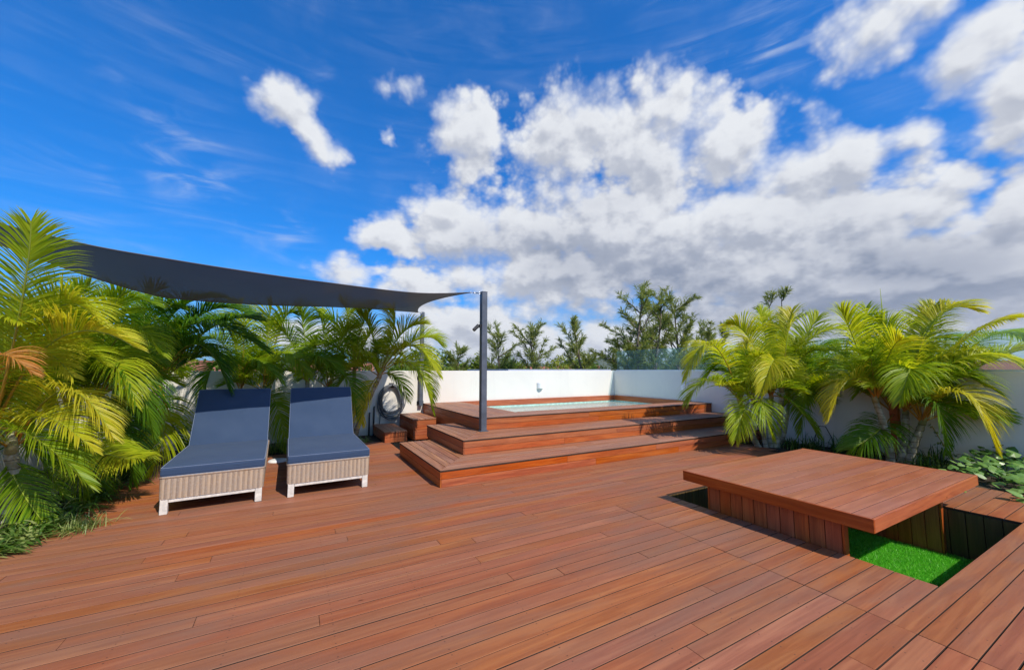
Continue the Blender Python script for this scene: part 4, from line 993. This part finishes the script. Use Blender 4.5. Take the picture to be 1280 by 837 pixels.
# ------------------------------------------------------------------ areca palms
rp = random.Random(21)
UP = Vector((0, 0, 1))
def frond(lm, sm, B, Mid, T, tn, lscale=1., dry=False, n=None, ws=1.):
    """pinnate leaf: arching rachis through Mid, leaflets held in a V and drooping at the tips"""
    B, Mid, T = Vector(B), Vector(Mid), Vector(T)
    C = Mid * 2 - (B + T) * .5
    L = ((Mid - B).length + (T - Mid).length)
    n = n or max(30, int(L * 50 / ws))
    P_ = lambda u: B * (1 - u) ** 2 + C * 2 * u * (1 - u) + T * u * u
    dP = lambda u: ((C - B) * (1 - u) + (T - C) * u).normalized()
    S = 14; pts = [P_(i / S) for i in range(S + 1)]
    base = len(sm.f)
    sm.tube(pts, [.0115 * (1 - .80 * i / S) + .0012 for i in range(S + 1)], 5, .5, cap=False)
    for k in range(base, len(sm.f)): sm.t[k] = min(1., ((k - base) // 5) / 6.)
    roll = rp.uniform(-.5, .5); V = rp.uniform(.30, .75); wind = rp.uniform(-.10, .10)
    Lmax = .54 * lscale * min(1.15, .45 + .45 * L)
    missing = rp.random() * .06
    s_prev = None
    for i in range(n):
        u = .20 + .80 * i / (n - 1)
        p = P_(u); t = dP(u)
        s = t.cross(UP)
        if s.length < .15: s = t.cross(Vector((math.cos(roll * 9), math.sin(roll * 9), .2)))
        s.normalize()
        if s_prev is not None and s.dot(s_prev) < 0: s = -s
        s_prev = s.copy()
        nr = s.cross(t).normalized()
        if nr.z < 0 and abs(t.z) < .9: nr = -nr
        cr, sr = math.cos(roll), math.sin(roll); s2 = s * cr + nr * sr; n2 = nr * cr - s * sr
        prof = (math.sin(math.pi * min(1, (u - .12) * .62 + .22)) ** .8) * (1 - .62 * max(0, (u - .55) / .45) ** 1.6)
        th = R(66 - 44 * (u - .2) / .8)
        for sd in (-1, 1):
            if rp.random() < missing: continue
            l = Lmax * prof * rp.uniform(.88, 1.1)
            phi = V * rp.uniform(.75, 1.2)
            d = t * math.cos(th) + (s2 * sd * math.cos(phi) + n2 * math.sin(phi)) * math.sin(th)
            d = (d + s * wind + Vector((rp.gauss(0, .05), rp.gauss(0, .05), rp.gauss(0, .05)))).normalized()
            q = p + s * rp.uniform(-.002, .002); w = (.0098 if not dry else .0075) * lscale * ws * rp.uniform(.8, 1.2)
            vs = []; dd = d.copy(); st = l / 4
            wv = (t - dd * t.dot(dd)).normalized()
            tw = rp.uniform(-.5, .5)
            nn = dd.cross(wv); wv = (wv * math.cos(tw) + nn * math.sin(tw))
            K = (.55, 1., .92, .62, .0)
            for k in range(5):
                if k < 4: vs += [q - wv * w * K[k], q + wv * w * K[k]]
                else: vs.append(q)
                dd = (dd - UP * (.09 + (.085 * k)) * (1.0 if not dry else 1.8) * l / .45).normalized()
                q = q + dd * st
            lm.add(vs, [(0, 1, 3, 2), (2, 3, 5, 4), (4, 5, 7, 6), (6, 7, 8)], max(0, min(1, tn + rp.gauss(0, .07) + .12 * (u - .5))))

LAB = {
 'A': 'many-stemmed areca palm at the right end of the pool steps, fronds over the glass corner',
 'B': 'small single-stemmed areca palm between the two big clumps on the right, before the shaded wall',
 'C': 'large yellow-green areca palm clump behind the low table, fronds sweeping to the right edge',
 'D': 'tall nearest areca palm at the left edge, sunlit yellow fronds and one orange dead frond',
 'E': 'dense areca palm clump between the tall nearest palm and the leaning-stemmed one',
 'F': 'dark green leaning-stemmed areca palm just left of the left lounger, shaded by the sail',
 'G': 'areca palm standing behind the left lounger against the white wall',
 'H': 'areca palm behind the gap between the two loungers and the right lounger backrest',
 'I': 'areca palm with leaning pale stem beside the coiled hose, fronds near the back sail post'}
def make_palm(key):
    base, fill, L, stems, fr = PALM_DATA[key]
    og = (base[0], base[1], -.04)
    t = thing('areca_palm', LAB[key], 'palm', og, 0, 'areca palms planted round the terrace')
    WS = .78 if key in 'DE' else .9; LS = .82 if key == 'D' else 1.
    shade_ = {'F': -.04, 'E': .0, 'G': .05, 'H': .06, 'I': .08, 'A': .06, 'C': .08}.get(key, 0)
    lms = [MB() for _ in stems]; sms = [MB() for _ in stems]; dry = None
    for i, (b, tp, rad) in enumerate(stems):
        b = Vector((b[0], b[1], -.06)); tp = Vector(tp); m = MB(); N = 22
        bow = Vector((rp.uniform(-.05, .05), rp.uniform(-.05, .05), 0)); pts = []; rr_ = []
        for k in range(N + 1):
            u = k / N; pts.append(b.lerp(tp, u) + bow * math.sin(math.pi * u))
            rr_.append(rad * (1.22 - .40 * u + (.14 if k % 4 == 0 else 0)) * (1.1 if u < .05 else 1))
        f0 = 0; m.tube(pts, rr_, 10, .4)
        tip = tp + (tp - b).normalized() * .22
        c0 = len(m.f); m.tube([tp, tp.lerp(tip, .5), tip], [rad * .92, rad * .72, rad * .35], 10, 1.)
        m.build('trunk', M['ptrunk'], t, smooth=True, org=og)
    for (si, mid, T, tn) in fr:
        b = Vector(stems[si][1]); d = (Vector(mid) - b).normalized()
        jit = Vector((rp.gauss(0, .01), rp.gauss(0, .01), .05))
        if tn > 1.2:
            dl, ds = MB(), MB(); frond(dl, ds, b + jit, mid, T, .6, .62, True)
            do = dl.build('frond', M['palm_dry'], t, org=og); do['label'] = 'dead orange frond drooping among the green ones'
            ds.build('petiole', M['petiole'], do, smooth=True, org=(0, 0, 0)) if False else sms[si].add(ds.v, ds.f, .1)
            continue
        frond(lms[si], sms[si], b + jit, mid, T, tn + shade_ * .5, ws=WS, lscale=LS)
    for k in range(fill):
        si = k % len(stems); b = Vector(stems[si][1]) + Vector((0, 0, .03))
        a = 2.399963 * k + rp.uniform(-.4, .4); e = R(rp.choice((78, 66, 54, 44, 32)) + rp.uniform(-8, 8))
        l = L * rp.uniform(.65, 1.0)
        # keep the fill fronds out of the wall behind
        dh = Vector((math.cos(a), math.sin(a), 0))
        droop = rp.uniform(.18, .42) * l * math.cos(e)
        mid = b + dh * l * .52 * math.cos(e) + UP * (l * .55 * math.sin(e))
        T = b + dh * l * .95 * math.cos(e) + UP * (l * .88 * math.sin(e) - droop)
        for w_ in (mid, T):
            if w_.y > 9.75: w_.y = 9.75 - (w_.y - 9.75) * .6
            if w_.x > 9.25 and w_.z < 1.6: w_.x = 9.2
            if w_.x < -3.2 and w_.z < 1.6: w_.x = -3.15
            w_.z = max(.12, w_.z)
        frond(lms[si], sms[si], b, mid, T, max(.05, rp.gauss(.52, .16) + shade_), .95 * LS, ws=WS)
    for lm, sm in zip(lms, sms):
        if not lm.f: continue
        co = lm.build('crown', M['palm'], t, org=og)
        so = sm.build('leaf_stalks', M['petiole'], co, smooth=True, org=og)
    if key == 'C':
        m = MB(); m.tube([(8.64, 2.72, 1.25), (8.55, 2.68, 2.1), (8.44, 2.65, 2.84)], [.016, .014, .002], 6, .7); m.build('spear_leaf', M['palm'], t, smooth=True, org=og)
    return t
for k_ in PALM_DATA: make_palm(k_)

# ------------------------------------------------------------------ low plants in the beds
def strap_plant(x, y, n, L, label, tn=.5, spread=1., name='strap_leaf_plant', w=.011, z=-.03, up=.9, grp='strap-leaved plants edging the left bed'):
    m = MB()
    for i in range(n):
        a = rp.uniform(0, 6.283); l = L * rp.uniform(.6, 1.1); e = rp.uniform(.35, 1.25) * up
        d = Vector((math.cos(a) * math.cos(e), math.sin(a) * math.cos(e), math.sin(e)))
        q = Vector((x + rp.gauss(0, .05 * spread), y + rp.gauss(0, .05 * spread), z)); st = l / 6; wv = Vector((-math.sin(a), math.cos(a), rp.uniform(-.4, .4))).normalized()
        vs = []; K = (.7, 1, 1, .9, .7, .4)
        for k in range(7):
            if k < 6: vs += [q - wv * w * K[k], q + wv * w * K[k]]
            else: vs.append(q)
            d = (d - UP * .30 * (1 + .2 * k) * l / .4).normalized() if k else d
            q = q + d * st
            q.z = max(q.z, .012 + .01 * rp.random())
        m.add(vs, [(0, 1, 3, 2), (2, 3, 5, 4), (4, 5, 7, 6), (6, 7, 9, 8), (8, 9, 11, 10), (10, 11, 12)], max(0, min(1, tn + rp.gauss(0, .2))))
    return tag(m.build(name, M['strap'], org=(x, y, z)), label, 'plant', grp)
SP = [(-2.12, 4.95, 70, .42, .62), (-2.3, 5.12, 60, .45, .5), (-2.02, 5.22, 70, .40, .6), (-1.95, 5.5, 60, .42, .5), (-2.25, 5.6, 60, .5, .45), (-2.02, 5.95, 60, .45, .4),
      (-1.95, 6.35, 60, .42, .5), (-2.2, 6.6, 55, .45, .4), (-2.0, 6.85, 60, .40, .45), (-2.05, 7.35, 50, .42, .35), (-2.2, 7.9, 45, .38, .3), (-2.55, 5.2, 60, .5, .4), (-2.6, 6.2, 50, .55, .3)]
for i, (x, y, n, l, tn) in enumerate(SP):
    strap_plant(x, y, n, l, 'arching green and cream strap-leaved plant spilling onto the deck edge under the left palms', tn, 1.3)
strap_plant(-1.72, 5.33, 190, .17, 'small pale grass tuft lying out on the deck in front of the left bed', .85, 1.9, 'grass_tuft', .0035, 0, 1.1, grp=None)
strap_plant(1.32, 8.82, 46, .30, 'small bright grassy tuft beside the low box step', .75, 1.1, 'grass_tuft', .008, -.03, grp=None)
for i, (x, y) in enumerate(((-.42, 8.55), (-.12, 8.62), (.16, 8.5), (-.7, 8.75), (.5, 8.7))):
    strap_plant(x, y, 120, .26, 'low fine-leaved green plant in the bed behind the loungers', .45, 2.0, 'low_plant', .007, -.03, 1.2, grp='low plants in the bed behind the loungers')
for i, (x, y, h_) in enumerate(((8.75, 3.95, .34), (9.0, 3.55, .42), (9.1, 3.2, .36), (8.55, 4.2, .25), (9.05, 2.35, .40), (8.55, 2.35, .28))):
    strap_plant(x, y, 90, h_, 'low green fern-like plant at the foot of the shaded wall between the right palms', .3, 1.8, 'low_plant', .009, -.03, 1.35, grp='low plants under the right palms')

def vine(x0, x1, y0, y1, n, label, back):
    m = MB(); st = MB()
    for i in range(n):
        x = rp.uniform(x0, x1); y = rp.uniform(y0, y1)
        # spread over the deck edge only in tongues
        if x < 7.75 and mnoise.noise(Vector((x * 1.6, y * 3.1, 4.))) < .02 + .5 * (7.75 - x): continue
        h = rp.uniform(.05, .22) * (.5 + .9 * min(1, max(0, (x - 7.5) / .9))) + (back * rp.uniform(.0, .12) if x > 8.6 else 0)
        s = rp.uniform(.055, .115); a = rp.uniform(0, 6.28); tl = rp.uniform(.1, .75); ta = rp.gauss(4.0, .9)
        # heart outline
        O = [(0, -.1), (.38, .18), (.55, -.18), (.42, -.62), (0, -1.15), (-.42, -.62), (-.55, -.18), (-.38, .18)]
        Mx = Matrix.Translation((x, y, h)) @ Matrix.Rotation(ta, 4, 'Z') @ Matrix.Rotation(tl, 4, 'Y') @ Matrix.Rotation(a, 4, 'Z')
        ctr = Mx @ Vector((0, -.35 * s, .10 * s))
        vs = [ctr] + [Mx @ Vector((px * s * 1.25, (py + .0) * s, (-.05 if abs(px) > .3 else .02) * s)) for px, py in O]
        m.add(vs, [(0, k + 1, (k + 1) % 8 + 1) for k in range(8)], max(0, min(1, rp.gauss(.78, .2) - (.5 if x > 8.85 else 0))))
        if rp.random() < .3:
            m.tube([(x, y, h), (x + rp.gauss(0, .04), y + rp.gauss(0, .04), .01)], .003, 4, .3)
    t = thing('ground_vine', label, 'vine', (8.2, 1.9, -.03))
    f = m.build('foliage', M['vine'], t, org=t.location)
vine(7.3, 9.3, .2, 1.95, 520, 'pale green heart-leaved ground vine creeping from the bed onto the deck behind the table', 1.)
tw = MB(); pts = [Vector((9.15, 2.12, 0)), Vector((9.1, 2.2, .2)), Vector((9.05, 2.28, .42)), Vector((9.02, 2.34, .6))]
tw.tube(pts, .006, 5); lf = MB()
for i in range(60):
    u = rp.random(); q = poly_at(pts, u) + Vector((rp.gauss(0, .05), rp.gauss(0, .05), 0)); s = .05
    d = Vector((rp.gauss(0, 1), rp.gauss(0, 1), rp.gauss(0, .6))).normalized(); e_ = d.cross(UP).normalized()
    lf.add([q, q + d * s * .5 + e_ * s * .35, q + d * s * 1.1, q + d * s * .5 - e_ * s * .35], [(0, 1, 2, 3)], rp.uniform(.3, .9))
t_ = thing('climbing_plant', 'small climbing plant with light green leaves right of the big right-hand palm', 'plant', (9.15, 2.12, 0))
lf.build('foliage', M['strap'], t_, org=t_.location); tw.build('stem', M['petiole'], t_, org=t_.location)

# ------------------------------------------------------------------ the land beyond: ground, hills, houses, trees
GZ = -8.0
def land_mat():
    m, t, p, o = new_mat('far_land'); geo = t.new('ShaderNodeNewGeometry'); P = geo.outputs['Position']
    n = t.noise(P, .012, 8, .65); n2 = t.noise(P, .09, 6, .6)
    c = t.mix(t.ramp(n, .35, .65), (.035, .065, .022), (.12, .13, .06)); c = t.mix(t.ramp(n2, .5, .7, 0, .6), c, (.03, .05, .02))
    t.put(p.inputs['Base Color'], c); p.inputs['Roughness'].default_value = 1; p.inputs['Specular IOR Level'].default_value = .1; return m
M['land'] = land_mat()
g_ = MB(); ang = [R(a) for a in range(0, 360, 4)]; rad = [0, 30, 80, 200, 500, 1200, 2500, 5000, 9000, 14000]
vs = [(r * math.sin(a), r * math.cos(a), GZ) for r in rad for a in ang]; n = len(ang)
g_.add(vs, [(j * n + (i + 1) % n, j * n + i, (j + 1) * n + i, (j + 1) * n + (i + 1) % n) for j in range(len(rad) - 1) for i in range(n)])
tag(g_.build('ground', M['land'], smooth=True), kind='structure')
h_ = MB(); N = 240; rows = 10; vs = []
for j in range(rows + 1):
    v = j / rows
    for i in range(N + 1):
        az = R(-35 + 135 * i / N); r = 5200 + 5200 * v
        ridge = max(0, .45 + .9 * mnoise.fractal(Vector((az * 3.1, 2.3 + v * .8, .5)), 1., 2., 6)) * (math.sin(math.pi * min(1, v * 1.0)) ** 1.2)
        z = GZ - 3 + (40 + 190 * ridge) * (math.sin(math.pi * v * .98 + .02) ** .8)
        vs.append((r * math.sin(az), r * math.cos(az), z))
h_.add(vs, [(j * (N + 1) + i, j * (N + 1) + i + 1, (j + 1) * (N + 1) + i + 1, (j + 1) * (N + 1) + i) for j in range(rows) for i in range(N)])
tag(h_.build('hills', M['land'], smooth=True), kind='structure')

def vdir(px, r):   # point at range r in the heading of azimuth px (degrees from +Y)
    return Vector((math.sin(R(px)) * r, math.cos(R(px)) * r, 0))
M['hw'] = simple('house_white', (.72, .72, .70), .8, var=.08, vscale=.5)
M['hc'] = simple('house_cream', (.60, .54, .44), .8, var=.08, vscale=.5)
M['roofg'] = simple('grey_roof', (.42, .43, .46), .7, var=.12, vscale=.6)
M['roofr'] = simple('red_roof', (.32, .12, .08), .8, var=.12, vscale=.6)
M['win'] = simple('window_dark', (.03, .04, .05), .15)
rh = random.Random(4)
def house(az, r, w, d, h, label, wm, rm, flat=True):
    c = vdir(az, r); z0 = GZ
    t = thing('house', label, 'house', (c.x, c.y, z0), -R(az))
    m = MB(); m.box(-w / 2, w / 2, -d / 2, d / 2, 0, h); m.build('wall', wm, t)
    m = MB()
    if flat: m.box(-w / 2 - .25, w / 2 + .25, -d / 2 - .25, d / 2 + .25, h + .003, h + .4)
    else: m.add([(-w/2-.4, -d/2-.4, h+.003), (w/2+.4, -d/2-.4, h+.003), (w/2+.4, d/2+.4, h+.003), (-w/2-.4, d/2+.4, h+.003), (-w/2-.4, 0, h+2.2), (w/2+.4, 0, h+2.2)], [(0,1,5,4), (2,3,4,5), (1,2,5), (3,0,4), (3,2,1,0)])
    m.build('roof', rm, t)
    for fl in range(int(h // 2.9)):
        nw = max(2, int(w / 3.2))
        for k in range(nw):
            x = -w / 2 + (k + .5) * w / nw; z = 1. + fl * 2.9
            m = MB(); m.box(x - .6, x + .6, -d / 2 - .06, -d / 2 + .02, z, z + 1.3); m.build('window', M['win'], t)
HS = [(24.3, 60, 9, 8, 8.0, 'white flat-roofed house beyond the wall just left of the front sail post', 'hw', 'roofg', True),
      (19.0, 95, 12, 8, 8.0, 'white house low between the back sail post and the distant trees', 'hw', 'roofg', True),
      (31.0, 120, 13, 8, 8.3, 'far white house glimpsed beneath the middle trees', 'hw', 'roofr', False),
      (-1.5, 70, 16, 9, 8.2, 'white building with grey roof behind the palms over the right lounger', 'hw', 'roofg', True),
      (4.5, 85, 14, 9, 8.7, 'cream building glimpsed through palms left of the hose', 'hc', 'roofr', False),
      (10.0, 75, 12, 9, 8.2, 'white flat building glimpsed behind the palm with the leaning stem', 'hw', 'roofg', True),
      (-9., 65, 14, 9, 8.5, 'cream building glimpsed above the left lounger', 'hc', 'roofr', False),
      (38.5, 180, 18, 9, 9.2, 'distant white house with red roof under the hills', 'hw', 'roofr', False),
      (35.5, 240, 22, 9, 9.0, 'very distant pale block under the hills, right of the middle trees', 'hw', 'roofg', True),
      (21.5, 260, 26, 9, 9.3, 'very distant pale block under the hills near the back sail post', 'hc', 'roofg', True),
      (69., 55, 14, 9, 8.6, 'white house far behind the right palm clumps', 'hw', 'roofg', True),
      (79., 60, 14, 9, 8.2, 'cream house far behind the rightmost palm fronds', 'hc', 'roofr', False)]
for a_ in HS: house(*a_[:6], M[a_[6]], M[a_[7]], a_[8])
nb = thing('neighbour_roof', 'pale blue-grey flat roof just beyond the back wall, level with its top', 'roof', (8.2, 14.2, GZ))
m = MB(); m.box(6.9, 11.4, 12.6, 16.0, GZ, 1.42); m.build('wall', M['hc'], nb, org=nb.location)
m = MB(); m.cbox(6.7, 11.6, 12.4, 16.2, 1.423, 1.515, .5, .01); m.build('roof_slab', simple('blue_grey_roof', (.40, .44, .55), .6, var=.1), nb, org=nb.location)

def casuarina(x, y, top, label, spread=1.6, lean=(0, 0), dens=1., seed=1, lowz=-1., sz=1.):
    r = random.Random(seed); H_ = top - GZ
    t = thing('casuarina_tree', label, 'tree', (x, y, GZ), 0, 'feathery casuarina trees beyond the walls'); og = Vector((x, y, GZ))
    tr = MB(); fo = MB()
    N = 16; tp = [Vector((x + lean[0] * (k / N) ** 2 + .12 * math.sin(k * .9 + seed), y + lean[1] * (k / N) ** 2 + .12 * math.cos(k * .7 + seed), GZ + H_ * k / N)) for k in range(N + 1)]
    tr.tube(tp, [.22 * (1 - k / N) ** .8 + .02 for k in range(N + 1)], 7)
    def wisp(p, d, l, cnt):
        for _ in range(cnt):
            u = r.random(); q = p + d * l * u + Vector((r.gauss(0, .035), r.gauss(0, .035), r.gauss(0, .035)))
            e = (d * .9 + Vector((r.gauss(0, .30), r.gauss(0, .30), r.uniform(-.35, .25)))).normalized(); L_ = r.uniform(.16, .42) * sz
            w = e.cross(Vector((r.gauss(0, 1), r.gauss(0, 1), r.gauss(0, 1)))).normalized() * r.uniform(.010, .02) * sz
            q2 = q + e * L_ * .6; q3 = q2 + (e - UP * .6).normalized() * L_ * .5
            fo.add([q - w, q + w, q2 + w, q2 - w, q3], [(0, 1, 2, 3), (3, 2, 4)], max(0, min(1, r.gauss(.45, .2) + .25 * (q.z - GZ) / H_ - .1)))
    nb_ = int(15 * dens + 2)
    for i in range(nb_):
        f = .42 + .56 * (i + r.random()) / nb_; p0 = poly_at(tp, f); a = 2.4 * i + r.uniform(-.5, .5)
        l = spread * (1.18 - f) ** .7 * r.uniform(.7, 1.6) * 2.1
        el = r.uniform(.55, 1.2); d = Vector((math.cos(a) * math.cos(el), math.sin(a) * math.cos(el), math.sin(el)))
        pts = [p0]; q = p0.copy(); dd = d.copy()
        for k in range(6):
            dd = (dd + Vector((r.gauss(0, .10), r.gauss(0, .10), .06 - .03 * k))).normalized(); q = q + dd * l / 6; pts.append(q.copy())
        tr.tube(pts, [.05 * (1 - k / 7) + .008 for k in range(7)], 4, cap=False)
        for k in range(1, 7):
            for _ in range(4):
                e2 = (dd * .8 + Vector((r.gauss(0, .55), r.gauss(0, .55), r.uniform(-.15, .5)))).normalized(); ll = r.uniform(.35, .8) * (1 - .08 * k) * sz
                wisp(pts[k], e2, ll, int(8 + 3 * dens))
    for k in range(5): wisp(tp[-1] - UP * .12 * k, Vector((r.gauss(0, .3), r.gauss(0, .3), 1)).normalized(), .5, 14)
    tr.build('trunk', M['bark'], t, smooth=True, org=og); fo.build('crown', M['casu'], t, org=og)
CT = [(12.3, 32.1, 3.3, 'slim casuarina just right of the back sail post', 1.0, (0, 0), .7, 1),
      (15.9, 31.5, 4.5, 'bushy casuarina immediately right of the front sail post', 1.7, (.2, 0), 1.1, 3), (18.1, 28.7, 4.7, 'taller bushy casuarina of the pair right of the front sail post', 1.8, (-.2, 0), 1.2, 4),
      (19.9, 23.0, 4.5, 'casuarina leaning left above the far end of the pool', 1.5, (-1.6, .6), 1.0, 5),
      (22.2, 21.3, 7.4, 'tallest casuarina with bare forked top above the wall corner', 1.9, (.6, -.3), 1.0, 6), (23.6, 21.0, 7.0, 'tall sparse casuarina just right of the tallest one, above the glass', 1.3, (.9, -.5), .6, 7),
      (22.4, 22.0, 3.2, 'low dense casuarina at the wall corner under the tallest one', 2.2, (0, 0), 1.4, 8), (27.0, 21.2, 6.6, 'dense broad casuarina behind the glass balustrade', 2.3, (0, 0), 1.5, 9),
      (25.4, 22.0, 4.6, 'lower casuarina filling the gap behind the glass', 2.0, (-.3, 0), 1.2, 10), (30.0, 21.0, 4.4, 'casuarina fading out right of the dense one behind the glass', 1.9, (.5, 0), 1.0, 11),
      (34.1, 22.1, 4.9, 'small sparse casuarina between the dense tree and the right palms', 1.0, (0, 0), .5, 12), (35.4, 18.6, 7.7, 'sparse casuarina top rising behind the many-stemmed palm', 1.3, (.2, 0), .45, 13), (36.6, 18.0, 7.9, 'second sparse casuarina top behind the many-stemmed palm, to the right', 1.1, (.2, 0), .45, 15)]
for (x, y, tz, lb, sp_, ln, dn, sd) in CT: casuarina(x, y, tz, lb, sp_, ln, dn, sd, sz=1.25)

def bush(x, y, top, rx, label, tn=.5, seed=1, n=2600):
    r = random.Random(seed); t = thing('leafy_tree', label, 'tree', (x, y, GZ), 0, 'rounded leafy trees beyond the walls'); og = (x, y, GZ)
    fo = MB(); tr = MB(); tr.tube([(x, y, GZ), (x + .2, y, GZ + (top - GZ) * .5), (x, y, top - rx * .4)], [.25, .16, .06], 7)
    for k in range(7):
        a = k * .9; tr.tube([(x + .1, y, top - rx * 1.2), (x + math.cos(a) * rx * .6, y + math.sin(a) * rx * .6, top - rx * .4)], [.08, .02], 5)
    cl = []
    for k in range(34):
        a = r.uniform(0, 6.28); ph = r.uniform(-.4, 1.3); rr_ = rx * r.uniform(.55, .92)
        cl.append((Vector((x + rr_ * math.cos(a) * math.cos(ph), y + rr_ * math.sin(a) * math.cos(ph), top - rx + rr_ * math.sin(ph))), rx * r.uniform(.16, .34), r.gauss(0, .14)))
    for i in range(n):
        c, s, dt = r.choice(cl); d = Vector((r.gauss(0, 1), r.gauss(0, 1), r.gauss(0, 1))).normalized(); q = c + d * s * r.uniform(.6, 1.05)
        e = Vector((r.gauss(0, 1), r.gauss(0, 1), r.gauss(0, .7))).normalized(); w = e.cross(d).normalized() * .10; L_ = r.uniform(.16, .30)
        fo.add([q, q + e * L_ * .5 + w, q + e * L_, q + e * L_ * .5 - w], [(0, 1, 2, 3)], max(0, min(1, tn + dt + r.gauss(0, .12))))
    tr.build('trunk', M['bark'], t, smooth=True, org=og); fo.build('crown', M['bushl'], t, org=og)
BS = [(24.0, 32.4, 3.2, 3.0, 'rounded yellow-green tree behind the wall, left of the leaning casuarina', .8, 1), (27.5, 34.0, 2.7, 2.6, 'low dark green tree under the hills beside the rounded yellow-green one', .35, 2),
      (14.6, 33.0, 2.6, 2.0, 'round green tree just left of the front sail post above the wall', .6, 3), (11.0, 33.5, 3.1, 2.6, 'green tree behind the palm fronds near the back sail post', .5, 4),
      (18.5, 34.0, 2.8, 2.4, 'green tree low behind the bushy casuarina pair', .45, 5), (31.5, 23.5, 3.4, 2.8, 'green tree behind the glass between the casuarinas', .45, 6),
      (-6.5, 24.0, 3.4, 3.0, 'yellow-green tree glimpsed above the wall left of the left lounger', .7, 7), (-1.8, 27.0, 2.7, 2.6, 'green tree glimpsed above the wall over the left lounger', .5, 8),
      (3.0, 28.0, 2.9, 2.8, 'green tree glimpsed above the wall over the right lounger', .5, 9), (7.5, 27.0, 2.9, 2.4, 'green tree glimpsed between palm stems above the hose', .45, 10),
      (38.0, 15.0, 3.4, 3.0, 'green tree behind the right palms seen through the glass', .4, 11), (36.5, 9.5, 3.2, 3.0, 'green tree at the far right behind the glass', .45, 12)]
for b_ in BS: bush(*b_[:5], b_[5], b_[6])


# ------------------------------------------------------------------ air
hz = bpy.data.materials.new('haze_air'); hz.use_nodes = True; hz.node_tree.nodes.clear()
ht = NT(hz.node_tree); ho = ht.new('ShaderNodeOutputMaterial'); hv = ht.new('ShaderNodeVolumePrincipled')
hv.inputs['Color'].default_value = (.80, .88, .97, 1); hv.inputs['Density'].default_value = .00004; hv.inputs['Anisotropy'].default_value = .2
ht.l.new(hv.outputs[0], ho.inputs['Volume'])
m = MB(); m.box(-15000, 15000, -15000, 15000, -13, 330)
tag(m.build('haze', hz), kind='stuff')
